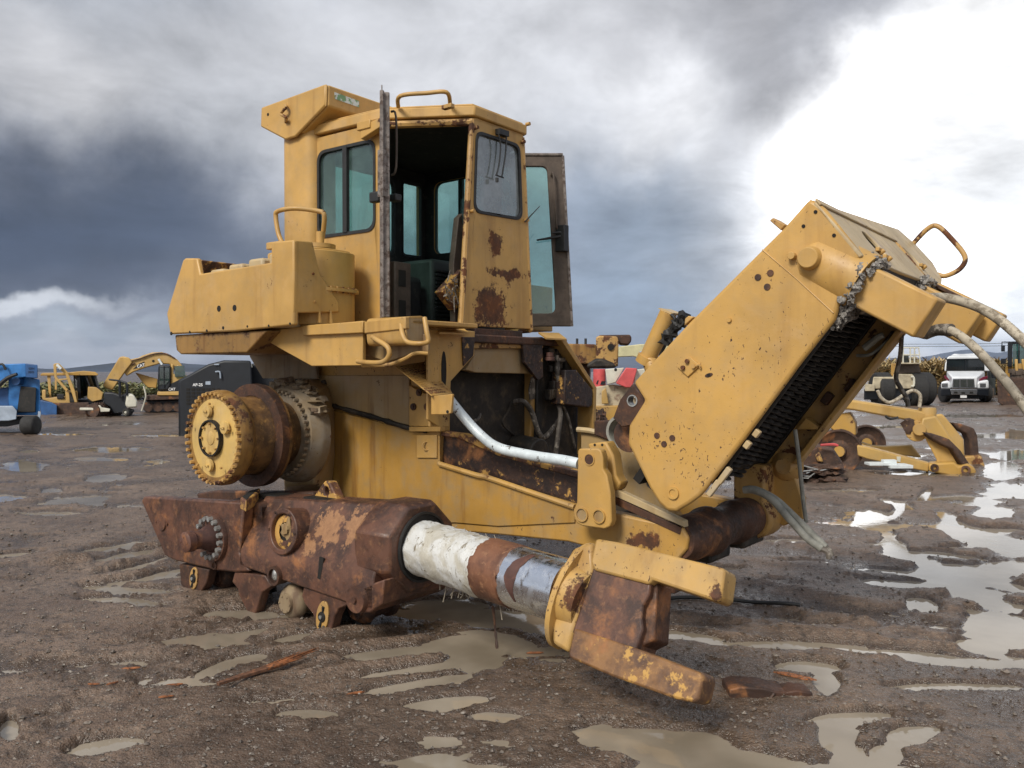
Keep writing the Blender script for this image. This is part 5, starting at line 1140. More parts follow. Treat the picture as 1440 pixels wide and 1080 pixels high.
# big hoses
def big(name, pts, r, mat): return MB().tube(pts, r, 12, 8).build(name, M[mat], gd)
s0 = PB(1208, 432, .95)
big('hydraulic_hose', [PB(1208, 434, 1.0), PB(1222, 430, 1.0), PB(1245, 431, 1.02)], .030, 'hose')
def hz_(px, py, d): 
    p = G(px, py, d)-O; return V3(p.dot(Fv), p.dot(Rv), p.z)
big('hydraulic_hose', [PB(1290, 420, 1.05), hz_(1330, 419, 4.2), hz_(1380, 434, 4.05), hz_(1425, 466, 3.9), hz_(1470, 515, 3.75), hz_(1500, 580, 3.65)], .024, 'hose')
big('hydraulic_hose', [PB(1288, 467, 1.9), hz_(1302, 471, 4.75), hz_(1318, 464, 4.7), hz_(1340, 466, 4.6), hz_(1370, 488, 4.5), hz_(1400, 520, 4.35), hz_(1430, 556, 4.2), hz_(1470, 615, 4.0)], .024, 'hose')
MB().tube([hz_(1300, 471, 4.75), hz_(1318, 464, 4.7), hz_(1338, 464.5, 4.62)], [.03, .036], 10, 4).build('hose_sleeve', M['hosed'], gd)
def hb(px, py, k=0): return PB(px, py, 1.55+k)
for dk, off in ((0, 0), (.05, 5)):
    pts = [hb(1046, 689, dk), hb(1062, 690-off*.3, dk), hb(1085+off, 702, dk), hb(1110+off*1.5, 730-off*.6, dk), hb(1135+off*1.5, 757-off, dk), hb(1156+off, 772-off*.5, dk)]
    MB().tube(pts, .022, 10, 6).build('lower_hose', M['hoseg'], gd)
    e_ = pts[-1]; MB().tube([e_, hb(1164+off*.8, 776, dk), hb(1166+off*.6, 786-off, dk)], [.018, .016], 8, 4).build('hose_elbow', M['hosed'], gd)
# far lift cylinder, standing behind the guard
c0_, c1_ = PB(912, 502, 2.5), PB(940, 440, 2.5)
P3('far_lift_arm', MB().cyl(c0_, c0_+V3(.55, -.25, -1.15), .06, n=16), 'yrust', bevel=0)
lc = P3('far_cylinder', MB().cyl(c0_, c1_, .068, n=24).cyl(c0_+(c0_-c1_).normalized()*.06, c0_, .085, n=24), 'yclean', bevel=0)
MB().prism([PB(*p, 2.46) for p in [(925, 434), (928, 433), (947, 440), (945, 443)]], (0, .18, 0)).build('end_plate', M['pale'], lc)
MB().tube([PB(944, 442, 2.45), PB(949, 450, 2.45), PB(943, 470, 2.45), PB(928, 500, 2.45)], .012, 8, 5).build('supply_hose', M['rubber'], lc)
mb = MB()
for k in range(8): mb.blob(PB(936+k*3.5, 478-k*4.5, 2.4), .04, 5, k, .6)
mb.build('hose_bundle', M['rubber'], lc)
# ---------------------------------------------------------------- other machines and things in the yard
M['yb'] = paint('far_yellow_paint', (.50, .31, .09), .15, 0, .25, scale=.5)
M['yb2'] = paint('far_orange_yellow_paint', (.45, .26, .06), .4, 0, .3, scale=.5)
M['blue'] = plain('blue_paint', (.03, .16, .42), .45, 0, .25, 3, .1)
M['blued'] = plain('dark_blue_paint', (.02, .08, .22), .5, 0, .25, 3, .1)
M['lgrey'] = plain('light_grey_steel', (.30, .35, .42), .5, 0, .2, 3, .1)
M['black'] = plain('flat_black_paint', (.005, .007, .011), .5, 0, .3, 3, .15)
M['cream'] = plain('cream_paint', (.55, .53, .44), .5, 0, .15, 3, .1)
M['beige'] = plain('dirty_beige_paint', (.42, .36, .25), .6, 0, .3, 2.5, .2, (.20, .13, .09), (.56, .66))
M['creamy'] = plain('pale_yellow_paint', (.52, .48, .28), .5, 0, .15, 3, .1)
M['tyre'] = plain('tyre_rubber', (.022, .021, .02), .8, 0, .3, 12, .3)
M['tglass'] = glass('cab_glass', (.25, .42, .38), .12, .2, (.08, .14, .12))
M['dglass'] = glass('dark_cab_glass', (.10, .14, .15), .2, .1, (.03, .04, .04))
M['red'] = plain('faded_red_paint', (.52, .08, .08), .5, 0, .2, 4, .1)
M['maroon'] = plain('maroon_stripe', (.13, .012, .03), .4, 0, .1, 4, 0)
M['wpaint'] = plain('white_truck_paint', (.72, .74, .76), .3, 0, .06, 2, 0)
M['chromeb'] = plain('dull_chrome', (.35, .36, .38), .3, .8, .2, 12, 0)
M['letter'] = plain('white_lettering', (.75, .75, .75), .6, 0, .05, 4, 0)
M['dletter'] = plain('dark_lettering', (.01, .03, .08), .6, 0, .05, 4, 0)
M['mrust'] = rusty('muddy_rust', [(.04, .024, .018), (.08, .045, .03), (.13, .07, .045)], rough=.8)
M['wood'] = plain('splintered_wood', (.30, .11, .04), .7, 0, .5, 30, .5, (.10, .045, .022), (.5, .6))
M['woodd'] = plain('wet_wood', (.13, .06, .032), .6, 0, .5, 26, .5, (.30, .12, .05), (.58, .66))
M['yellowp'] = plain('yellow_sheet', (.75, .58, .06), .6, 0, .1, 20, .1)
M['wdeb'] = plain('white_sheet', (.62, .66, .66), .5, 0, .1, 10, .1)
M['wscreen'] = plain('dark_windscreen', (.012, .015, .018), .08, 0, .3, 1, 0)
class T:
    def __init__(s, name, label, cat, px, py, d=None, group=None):
        s.d = d or FPX*CAMH/(py-522); b = G(px, 522, s.d); b.z = 0; s.dir = Vector((b.x/b.y, 1, 0)); s.o = thing(name, label, cat, b, 0, group); s.b = b
    def put(s, mb, name, mat, parent=None, bevel=.02, **k):
        mb.v = [(v[0]-s.b.x, v[1]-s.b.y, v[2]-s.b.z) for v in mb.v]; return mb.build(name, M[mat], parent or s.o, bevel, **k)
    def S(s, px, dd=0.0, th=.3, mb=None):
        return (mb or MB()).prism([G(*p, s.d+dd) for p in px], s.dir*th)
    def P(s, px, py, dd=0.0): return G(px, py, s.d+dd)
    def slab(s, name, px, mat, dd=0.0, th=.3, parent=None, bevel=.02): return s.put(s.S(px, dd, th), name, mat, parent, bevel)
    def wheel(s, px, py, r_px, dd, th, name='wheel', rim='lgrey', axis=(0, 1, 0), side=-1):
        c = s.P(px, py, dd); r = r_px/FPX*(s.d+dd); a = Vector(axis).normalized()
        w_ = s.put(MB().lathe(c, c+a, [(0, r*.6), (0, r*.88), (th*.15, r), (th*.85, r), (th, r*.88), (th, r*.6)], 28), name, 'tyre', bevel=0)
        s.put(MB().lathe(c-a*.02, c+a, [(0, r*.15), (.0, r*.25), (.06, r*.5), (.0, r*.62), (.05, r*.62)], 24), 'rim', rim, w_, 0)
        return w_
# --- blue telehandler at the left edge
t = T('telehandler', 'bright blue telehandler with a boxy arm head, cut off by the left edge', 'telehandler', 18, 611)
t.slab('boom', [(-60, 520), (5, 512), (36, 511), (37, 530), (10, 534), (-60, 560)], 'blue', 0, 1.0)
hd = t.slab('arm_head', [(36, 511), (53, 513), (53, 532), (36, 531)], 'blued', -.15, .9)
text_mesh('lettering', 'GTH', M['dletter'], hd, t.P(40, 519.5, -.156)-t.b, (1, 0, 0), (0, 0, 1), .05); text_mesh('lettering', '5519', M['dletter'], hd, t.P(39.4, 524.5, -.156)-t.b, (1, 0, 0), (0, 0, 1), .05)
t.slab('body', [(12, 530), (30, 528), (56, 534), (57, 578), (52, 584), (14, 584), (12, 560)], 'blue', .2, 1.2)
t.slab('grille', [(29, 543), (51, 545), (50, 580), (24, 580), (27, 556)], 'dark', .12, .1)
t.slab('lower_body', [(-60, 555), (12, 545), (14, 584), (-60, 584)], 'blued', .3, 1.0)
t.slab('bumper', [(-60, 571), (18, 571), (24, 578), (23, 590), (12, 592), (-60, 593)], 'lgrey', -.1, .25)
t.slab('axle', [(-60, 590), (54, 587), (56, 591), (30, 596), (10, 600), (-60, 600)], 'black', .2, .9)
t.slab('mudguard', [(54, 578), (58, 580), (57, 590), (53, 590)], 'lgrey', 0, .3)
mb = MB(); mb.tube([t.P(-5, 545, -.1), t.P(10, 532, -.1), t.P(24, 526, -.1)], [.06, .04], 8, 3).tube([t.P(-10, 515, -.1), t.P(3, 512, -.1), t.P(8, 520, -.1)], .03, 8, 3); t.put(mb, 'hydraulic_ram', 'rubber', bevel=0)
c = t.P(22, 536, .0); t.put(MB().cyl(c, c+V3(0, .3, 0), .11), 'pivot', 'blued', bevel=.01)
c = t.P(32, 600, .1); w_ = t.put(MB().lathe(t.P(33, 598, -.1), t.P(54, 598, -.1), [(0, .16), (.02, .22), (.05, .24), (.31, .24), (.34, .22), (.36, .16)], 28), 'wheel', 'tyre', bevel=0)
c = t.P(-25, 600, .1); t.put(MB().lathe(t.P(-40, 599, .2), t.P(-18, 599, .2), [(0, .16), (.02, .22), (.06, .235), (.36, .235), (.4, .22)], 28), 'wheel', 'tyre', bevel=0)
# --- yellow dozer/pipelayer behind it
t = T('bulldozer', 'small yellow bulldozer with canopy and dark lowered blade behind the blue telehandler', 'bulldozer', 100, 583)
t.slab('canopy', [(57, 526), (60, 524.5), (93, 524), (118, 521.5), (134, 523), (138, 526), (138, 528), (95, 528), (57, 528.5)], 'yb2', .5, 1.3)
mb = MB()
for q in ([(66, 527), (71, 527), (72, 559), (69, 559)], [(77, 527), (80, 527), (80, 548), (77, 548)], [(60, 548), (64, 548), (64, 560), (59, 560)]): t.S(q, .6, .1, mb)
pc = t.put(mb, 'canopy_post', 'yb', bevel=.01)
mb = MB()
for q in ([(108, 527), (112, 527), (114, 561), (109, 561)], [(119, 527), (121, 527), (128, 545), (126, 545)], [(131, 526), (134, 526), (141, 549), (138, 549)], [(103, 527), (105, 527), (107, 550), (105, 550)]): t.S(q, .6, .1, mb)
t.put(mb, 'cab_post', 'black', bevel=.01)
t.slab('cab_glazing', [(104, 528), (136, 528), (141, 549), (106, 562)], 'dglass', .9, .05, bevel=0)
mb = MB()
t.S([(76, 511), (83, 511), (95, 523), (105, 548), (109, 566), (105, 566), (100, 550), (92, 527), (82, 517), (79, 518)], 0, .2, mb); t.S([(75, 512), (79, 512), (80, 530), (96, 548), (93, 551), (76, 531)], 0, .2, mb)
t.S([(82, 533), (97, 532), (97, 534), (82, 535)], 0, .1, mb); t.put(mb, 'lift_frame', 'yb', bevel=.02)
t.put(MB().tube([t.P(80, 513, -.1), t.P(86, 519, -.1)], .05, 8, 1), 'ram', 'wdeb' if 'wdeb' in M else 'steel', bevel=0)
t.slab('engine_hood', [(59, 549), (64, 549), (64, 560), (92, 558), (92, 546), (98, 550), (109, 550), (110, 567), (75, 567), (60, 562)], 'yb', .3, 1.0)
t.slab('radiator_grille', [(97, 552), (106, 552), (107, 566), (98, 566)], 'dark', .24, .1)
t.slab('grille', [(80, 554), (90, 554), (90, 561), (80, 561)], 'dark', .24, .1)
t.slab('fender', [(124, 544), (136, 545), (145, 552), (143, 562), (130, 565), (123, 560)], 'yb', .3, 1.0)
t.slab('blade', [(74, 567), (125, 566), (122, 583), (72, 584)], 'mrust', -.1, .25)
t.slab('track', [(58, 562), (146, 562), (142, 583), (60, 583)], 'black', .5, 1.4)
t.slab('side_bucket', [(56, 563), (72, 566), (80, 570), (80, 584), (58, 585)], 'blued', -.3, .5)
# --- ride-on roller
t = T('road_roller', 'small white and black ride-on roller with a studded front drum', 'roller', 155, 586)
t.slab('rear_hood', [(178, 556), (183, 553.5), (188, 555), (193, 563), (193.5, 573), (180, 574), (176, 570)], 'cream', 0, 1.0, bevel=.08)
t.slab('chassis', [(146, 552), (158, 552), (170, 556), (178, 556), (178, 575), (190, 577), (188, 580), (160, 582), (155, 572), (146, 568)], 'black', .1, .8, bevel=.04)
t.slab('drum_frame', [(112, 573.5), (131, 573.5), (137, 570), (141, 570), (143, 573), (155, 575), (154, 579), (132, 580), (130, 577), (112, 577)], 'cream', -.1, .2, bevel=.02)
t.slab('canopy', [(152.5, 533), (156, 533), (172, 535), (172, 537), (166, 536.5), (153, 535)], 'black', 0, 1.0)
mb = MB(); mb.tube([t.P(168.5, 536, 0), t.P(168.5, 560, 0)], .045, 8, 1).tube([t.P(176, 538, 0), t.P(179, 542, 0), t.P(178.5, 556, 0)], .04, 8, 3).tube([t.P(170, 536, 0), t.P(178, 539, 0)], .04, 8, 1); t.put(mb, 'roll_bar', 'black', bevel=0)
t.slab('seat', [(170, 556), (176, 555), (177, 552), (179, 552), (178, 560), (170, 561)], 'black', .3, .4)
dr = t.put(MB().cyl(t.P(124, 577, .2), t.P(139, 578, .2), .21), 'drum', 'mrust', bevel=.01)
mb = MB(); ca, cb = t.P(120, 577, .2), t.P(142, 578, .2); ad = (cb-ca).normalized(); ad = V3(.25, 1, 0).normalized(); ca = t.P(131, 577, -.1)
mb.lathe(ca, ca+ad, [(0, .12), (0, .24), (.9, .24), (.9, .12)], 28)
for k in range(5): mb.bolts(ca+ad*(.08+.18*k), ad, .24, 16, .045, .06, k*.2, hexa=4)
t.put(mb, 'studded_drum', 'mrust', bevel=0)
t.wheel(176.5, 580, 5.8, -.05, .3, 'wheel', 'cream'); t.wheel(162, 580, 5.4, .9, .3, 'wheel', 'cream')
# --- excavator
t = T('excavator', 'yellow crawler excavator with its curved boom folded down to the left', 'excavator', 210, 581)
bm = t.slab('boom', [(174, 523), (180, 508), (184, 505), (195, 503), (200, 500), (214, 495.5), (228, 495), (240, 499), (250, 506), (257, 515), (256, 524), (248, 523), (238, 512), (225, 511.5), (205, 517), (188, 523), (178, 529)], 'yb', .2, .5, bevel=.04)
lp = t.slab('logo_panel', [(187, 519), (196, 511), (203, 508.5), (201, 515)], 'black', .18, .02, bm, 0)
text_mesh('lettering', 'CAT', M['letter'], bm, t.P(193.2, 517.3, .172)-t.b, (1, 0, .25), (0, 0, 1), .11)
mb = MB(); c = t.P(215.5, 507.7, .19); mb.cyl(c, c+V3(0, .1, 0), .05); t.put(mb, 'boom_hole', 'hole', bm, 0)
t.put(MB().tube([t.P(223, 505, .1), t.P(228, 513, .1)], .045, 8, 1), 'ram', 'wdeb', bevel=0)
t.put(MB().tube([t.P(172, 520, .15), t.P(182, 509, .15), t.P(198, 504, .15), t.P(215, 498, .15), t.P(232, 497, .15), t.P(246, 504, .15)], .025, 8, 4).tube([t.P(166, 510, .15), t.P(165, 519, .15), t.P(172, 524, .15), t.P(178, 515, .15), t.P(190, 511, .15)], .025, 8, 4), 'hose_run', 'darkrust', bevel=0)
t.slab('stick', [(165, 507), (168, 502), (173, 501), (182, 503), (186, 510), (178, 520), (158, 549), (150, 546), (144, 542)], 'yb', .1, .4, bevel=.04)
mb = MB(); t.S([(190, 524), (198, 526), (222, 533), (220, 546), (208, 545), (200, 537)], .6, .5, mb); t.put(mb, 'far_boom', 'yb2', bevel=.03)
cb_ = t.slab('cab', [(223, 515), (226, 513.5), (240, 514), (240, 541), (236, 549), (222, 549)], 'black', 0, 1.1, bevel=.05)
t.put(MB().prism([t.P(*p, -.02) for p in [(225, 517), (238, 517), (238, 535), (233, 541), (224, 541)]], (0, .03, 0)), 'cab_window', 'tglass', cb_, 0)
t.put(MB().prism([t.P(*p, -.04) for p in [(229.8, 515), (231.2, 515), (231.2, 545), (229.8, 545)]], (0, .03, 0)), 'window_bar', 'black', cb_, 0)
t.slab('body', [(240, 512), (244, 512), (244, 526), (262, 528), (276, 530), (276, 551), (240, 551)], 'yb', .1, 1.4, bevel=.04)
t.slab('rear_window', [(245, 515), (259, 514), (261, 530), (246, 530)], 'tglass', .0, .08, bevel=.01)
t.slab('side_stripe', [(224, 549), (232, 544), (258, 531), (276, 534), (276, 550), (224, 550)], 'black', .05, .05, bevel=0)
text_mesh('lettering', 'CAT', M['letter'], t.o, t.P(236.5, 549, .03)-t.b, (1, 0, 0), (0, 0, 1), .10)
t.slab('deck', [(222, 551), (276, 550), (276, 556), (221, 556)], 'yb', -.05, 1.5)
t.slab('frame_skirt', [(204, 557), (215, 556), (276, 556), (276, 561), (204, 563)], 'mrust', 0, 1.3)
trk = t.slab('track', [(202, 563), (276, 561), (276, 579), (206, 581), (200, 574)], 'black', .2, .6, bevel=.05)
mb = MB()
for x in (208, 222, 236, 250, 264): c = t.P(x, 572, .18); mb.lathe(c, c+V3(0, .1, 0), [(0, .05), (.01, .19), (.05, .2)], 20)
t.put(mb, 'track_wheel', 'mrust', trk, 0)
t.put(MB().tube([t.P(202, 543, -.1), t.P(205, 556, -.1), t.P(203, 566, -.1), t.P(199, 578, -.1)], .03, 8, 4), 'hose', 'cream', bevel=0)
# low bushes behind on the left
lf = plain('dry_green_leaves', (.10, .115, .045), .8, 0, .5, 2, 0, (.24, .21, .09), (.45, .6))
def bushes(name, label, px0, px1, d, ytop, mat, n, kind='stuff', h=.10, w_=.03):
    mb = MB()
    for k in range(n):
        x = random.uniform(px0, px1); dd = d*random.uniform(1, 1.12); p = G(x, 522, dd); H_ = G(x, ytop, d).z*random.uniform(.6, 1.08)
        z = random.random()**.7*H_; a_ = random.uniform(0, 6.28); s_ = random.uniform(.6, 1.5)
        q = Vector((math.cos(a_), math.sin(a_), random.uniform(-.2, .9))).normalized()*h*s_; r_ = Vector((-math.sin(a_), math.cos(a_), 0))*w_*s_
        c = Vector((p.x, dd, z)); mb.v += [tuple(c-r_), tuple(c+r_), tuple(c+q)]; mb.f.append((len(mb.v)-3, len(mb.v)-2, len(mb.v)-1))
    o = mb.build(name, mat, smooth=0); return tag(o, label, name.replace('_', ' '), kind=kind)
bushes('scrub', 'low green scrub behind the machines on the left', -60, 240, 46, 540, lf, 9000, h=.22, w_=.09)
cf = plain('dry_corn', (.36, .26, .12), .85, 0, .4, 1.2, 0, (.17, .15, .06), (.52, .66))
bushes('corn_field', 'tall dry corn behind the white truck', 1225, 1520, 56, 508, cf, 42000, h=.5, w_=.06)
# --- black machine with AP-25
t = T('paver', 'big black machine body marked AP-25 behind the round wheel hub', 'paver', 300, 612)
t.slab('hood', [(251, 535), (293, 512), (315, 506.5), (353, 507), (356, 560), (340, 600), (266, 600), (263, 616), (251, 616)], 'black', 0, 1.8, bevel=.05)
t.slab('rear_body', [(350, 512), (390, 507), (520, 507), (520, 600), (350, 600)], 'black', .5, 1.6, bevel=.05)
text_mesh('lettering', 'AP-25', M['letter'], t.o, t.P(271, 543, -.012)-t.b, (1, 0, 0), (0, 0, 1), .072)
t.put(MB().prism([t.P(*p, -.01) for p in [(289, 536.5), (296, 536), (296, 541), (289, 541)]], (0, .01, 0)), 'worn_patch', 'lgrey', bevel=0)
mb = MB()
for r_ in range(5):
    for c_ in range(7): mb.prism([t.P(*p, -.012) for p in [(262+c_*7, 546+r_*5), (267+c_*7, 546+r_*5), (267+c_*7, 549.3+r_*5), (262+c_*7, 549.3+r_*5)]], (0, .014, 0))
t.put(mb, 'vent_grid', 'hole', bevel=0)
t.put(MB().box(t.P(305, 512.5, -.02), (.12, .05, .03)).tube([t.P(303, 523, -.05), t.P(309, 523, -.05), t.P(310, 532, -.05)], .02, 6, 3), 'handle', 'lgrey', bevel=0)
t.put(MB().cyl(t.P(343, 516, .1), t.P(354, 514, .1), .05), 'exhaust_pipe', 'cream', bevel=0)
t.wheel(380, 585, 27, -.1, .5, 'wheel', 'lgrey')
# --- middle distance between hull and guard
t = T('loader_frame', 'rust and yellow machine frame end with a flanged plate, standing behind the hull', 'machine frame', 850, 610, 11.5)
t.slab('beam', [(740, 482), (838, 484), (840, 512), (740, 512)], 'yoil', .3, .5)
t.slab('end_plate', [(838, 474), (843, 472), (868, 473), (870, 480), (869, 516), (838, 508)], 'yrust', 0, .12)
t.slab('flange', [(842, 471), (886, 470.5), (888, 474), (888, 480), (884, 485), (872, 484), (868, 478), (842, 476)], 'darkrust', .1, .5)
c = t.P(859, 488, -.02); t.put(MB().cyl(c, c+V3(0, .05, 0), .045), 'bore', 'hole', bevel=0)
t.slab('lower_casting', [(826, 511), (838, 504), (848, 504), (862, 510), (868, 517), (850, 518), (825, 518)], 'grease', -.05, .5, bevel=.05)
t.slab('column', [(740, 510), (830, 512), (826, 640), (740, 640)], 'darkrust', .5, .8)
mb = MB()
for x in (811.5, 823.5): mb.tube([t.P(x, 485, .4), t.P(x, 476, .4)], .018, 6, 1)
t.put(mb, 'stud', 'rubber', bevel=0)
t = T('telehandler', 'distant pale yellow telescopic boom raised level above the red machine', 'telehandler', 890, 575, 24)
t.slab('boom', [(866, 488), (900, 484), (940, 483), (960, 484), (960, 499), (905, 499), (897, 503), (890, 501), (866, 502)], 'creamy', 0, .5)
t.slab('boom_fitting', [(899, 494), (912, 492), (914, 499), (899, 501)], 'lgrey', -.1, .1)
t.slab('mast', [(935, 495), (960, 495), (965, 575), (940, 575)], 'creamy', 0, .6)
t = T('crusher', 'red and cream machine seen in the gap between the hull and the guard', 'machine', 880, 596, 20)
t.put(MB().cyl(t.P(843, 545, .6), t.P(843, 519, .6), .155), 'red_drum', 'red', bevel=.01)
t.slab('lettering', [(838, 540), (840, 535), (842, 535), (840, 540)], 'black', .44, .01, bevel=0)
t.slab('lettering', [(844, 541), (846, 536), (852, 536), (850, 541)], 'black', .44, .01, bevel=0)
t.slab('cream_panel', [(851, 519), (878, 517), (866, 538), (854, 541)], 'cream', .1, .4)
t.slab('red_hood', [(866, 539), (880, 517), (896, 518), (894, 527), (889, 545), (880, 545)], 'red', 0, .5)
t.slab('side_panel', [(893, 520), (930, 515), (930, 560), (890, 560)], 'cream', .2, .4)
t.slab('mud_body', [(830, 545), (860, 541), (900, 546), (900, 572), (830, 572)], 'maroon' if False else 'beige', .3, .6)
t.slab('yellow_rib', [(846, 550), (852, 545), (856, 568), (846, 568)], 'yb', .1, .1)
t.slab('base', [(825, 571), (910, 570), (910, 590), (825, 596)], 'yb2', .1, 1.0)
mb = MB()
for k in range(12): mb.blob(t.P(random.uniform(832, 850), random.uniform(575, 600), -.3), random.uniform(.05, .13), 5, k, .6)
t.put(mb, 'debris', 'mrust', bevel=0)
# --- ripper assembly lying behind on the right
t = T('ripper', 'yellow two-tooth ripper assembly lying on the mud with long arms', 'ripper', 1290, 662, 13.4)
t.slab('upper_arm', [(1150, 560), (1200, 563), (1290, 577), (1313, 583), (1312, 596), (1290, 594), (1200, 577), (1150, 573)], 'yb', .2, .35, bevel=.03)
t.put(MB().lathe(t.P(1304, 588, .3), t.P(1304, 572, .3), [(0, .13), (.14, .14), (.16, .13), (.17, .13)], 24), 'pivot_drum', 'yb', bevel=0)
t.slab('near_link', [(1297, 588), (1316, 585), (1340, 620), (1348, 650), (1352, 662), (1312, 660), (1318, 648), (1300, 615), (1293, 606)], 'yb', 0, .18, bevel=.03)
t.slab('far_link', [(1310, 584), (1325, 582), (1332, 590), (1355, 618), (1357, 650), (1346, 655), (1335, 625), (1318, 600)], 'yb', .9, .18, bevel=.03)
t.put(MB().cyl(t.P(1293, 604, -.05), t.P(1293, 604, 1.0), .10).cyl(t.P(1289, 606, .1), t.P(1289, 606, .5), .17), 'cross_pin', 'yb2', bevel=.01)
mb = MB()
for k in range(8): mb.blob(t.P(random.uniform(1279, 1292), random.uniform(596, 620), .2), random.uniform(.05, .11), 5, k, .5)
t.put(mb, 'old_cylinder_head', 'mrust', bevel=0)
t.put(MB().prism([t.P(*p, -.15) for p in [(1299, 608), (1310, 609), (1326, 614), (1336, 618), (1352, 634), (1364, 652), (1362, 662), (1352, 652), (1340, 632), (1326, 626), (1312, 618)]], (0, .22, 0)), 'tooth', 'mrust', bevel=.025)
t.put(MB().prism([t.P(*p, 1.0) for p in [(1340, 594), (1352, 596), (1370, 602), (1375, 612), (1378, 645), (1379, 655), (1366, 655), (1364, 620), (1360, 610), (1346, 603)]], (0, .22, 0)), 'tooth', 'mrust', bevel=.025)
t.slab('lower_arm', [(1205, 626), (1220, 629), (1307, 652), (1306, 664), (1220, 646), (1206, 641)], 'yb', -.1, .25, bevel=.02)
t.slab('lower_arm', [(1210, 622), (1225, 627), (1245, 628), (1282, 626), (1296, 644), (1280, 642), (1230, 634)], 'yb', .8, .22, bevel=.02)
t.slab('foot_beam', [(1306, 652), (1342, 650), (1348, 656), (1362, 652), (1372, 660), (1374, 672), (1338, 670), (1306, 663)], 'yb2', -.25, .35, bevel=.03)
t.slab('far_foot', [(1356, 642), (1380, 640), (1385, 655), (1384, 661), (1362, 662)], 'yrust', .9, .4, bevel=.03)
c = t.P(1315, 658, -.28); t.put(MB().ring(c, c+V3(0, .1, 0), .06, .03, 20).ring(t.P(1358, 661, -.28), t.P(1358, 661, -.1), .07, .035, 20), 'pin_eye', 'darkrust', bevel=0)
t.put(MB().prism([t.P(*p, -.11) for p in [(1261, 642), (1267, 642), (1266, 650), (1262, 649)]], (0, .01, 0)), 'sticker', 'cream', bevel=0)
t.put(MB().tube([t.P(1234, 549, .2), t.P(1240, 560, .2), t.P(1252, 566, .2), t.P(1270, 556, .2), t.P(1284, 549, .2), t.P(1294, 556, .2), t.P(1293, 572, .2)], .028, 8, 5), 'hose', 'hose', bevel=0)
t.put(MB().tube([t.P(1245, 585, .1), t.P(1252, 589, .1), t.P(1263, 587, .1)], .02, 8, 4), 'hose', 'rubber', bevel=0)
t.slab('vertical_frame', [(1165, 585), (1195, 580), (1203, 596), (1204, 612), (1180, 612), (1165, 600)], 'yb2', .3, .4)
g_ = 'rusty idler wheels of the ripper pile'
for k, (px_, py_, r_, dd_, lb) in enumerate(((1180, 635, 31, .1, 'larger near rusty disc wheel leaning by the long arms'), (1219, 623, 25, 1.6, 'smaller far dark disc wheel half hidden behind the arms'))):
    t = T('idler_wheel', lb, 'wheel', px_, 662, 13.4+dd_, g_); c = t.P(px_, py_, 0); r = r_/FPX*t.d; ax = V3(.35, 1, 0).normalized()
    t.put(MB().lathe(c, c+ax, [(0, .05), (.0, .10), (.06, .12), (.08, r*.5), (.03, r*.85), (.0, r*.92), (.0, r), (.06, r), (.1, r*.93), (.2, r*.9), (.22, r), (.28, r*.98), (.28, .2)], 48), 'rim', 'mrust', bevel=0)
    t.put(MB().lathe(c-ax*.04, c+ax, [(0, .05), (0, .08), (.06, .09)], 20), 'hub', 'yb2', bevel=0)
t = T('scrap_heap', 'heap of rusty bucket scrap and bent iron under the tilted guard', 'scrap', 1160, 680, 12.3)
t.slab('bucket_side', [(1128, 640), (1150, 628), (1172, 634), (1186, 655), (1184, 668), (1150, 672), (1130, 668)], 'mrust', 0, .5, bevel=.02)
t.slab('bracket', [(1146, 640), (1152, 636), (1158, 650), (1150, 650)], 'yrust', -.1, .1)
t.put(MB().tube([t.P(1154, 626, -.1), t.P(1172, 625, -.1), t.P(1178, 627, -.1)], .02, 6, 3), 'red_strap', 'red', bevel=0)
mb = MB()
for k in range(34): mb.blob(t.P(random.uniform(1112, 1180), random.uniform(655, 682), random.uniform(-.3, .3)), (random.uniform(.06, .2), .1, random.uniform(.03, .09)), 5, k, .7)
t.put(mb, 'bent_iron', 'mrust', bevel=0)
mb = MB()
for k in range(7): p = t.P(random.uniform(1115, 1170), random.uniform(660, 680), -.3); mb.tube([p, p+V3(random.uniform(-.4, .4), .1, random.uniform(-.05, .1)), p+V3(random.uniform(-.6, .6), 0, random.uniform(-.05, .05))], .01, 5, 4)
t.put(mb, 'wire', 'steel', bevel=0)
# --- scraper / tractor left of the truck
t = T('motor_scraper', 'dirty beige scraper tractor with a railed deck, left of the white truck', 'scraper', 1250, 571, 38)
t.slab('hood', [(1228, 530), (1256, 530), (1256, 526), (1283, 526), (1286, 530), (1286, 545), (1284, 547), (1226, 547)], 'beige', 0, 1.8, bevel=.06)
t.slab('exhaust', [(1253, 511), (1262, 511), (1262, 532), (1253, 532)], 'yb2', .2, .3)
t.slab('cab_box', [(1262, 511), (1292, 511), (1295, 524), (1270, 525), (1266, 530), (1262, 530)], 'doorin', .4, 1.2)
t.slab('deck', [(1262, 510), (1294, 510), (1294, 512), (1262, 512)], 'beige', -.1, 1.8)
mb = MB()
for q in ([(1269, 489), (1292, 489), (1294, 510)], [(1269, 499), (1293, 499)], [(1280, 489), (1280, 510)], [(1286, 489), (1286, 510)], [(1270, 490), (1270, 510)]): mb.tube([t.P(*p, 0) for p in q], .035, 6, 1)
t.put(mb, 'railing', 'cream', bevel=0)
t.slab('deck_boxes', [(1270, 500), (1278, 500), (1278, 510), (1270, 510)], 'panelgrey', .2, .4); t.slab('air_cleaner', [(1281, 501), (1290, 501), (1292, 507), (1281, 507)], 'beige', .2, .4, bevel=.08)
t.slab('chassis', [(1215, 547), (1287, 547), (1287, 556), (1290, 562), (1215, 562)], 'black', .2, 1.6)
t.slab('bumper_frame', [(1216, 540), (1230, 541), (1230, 550), (1216, 550)], 'beige', -.3, .4)
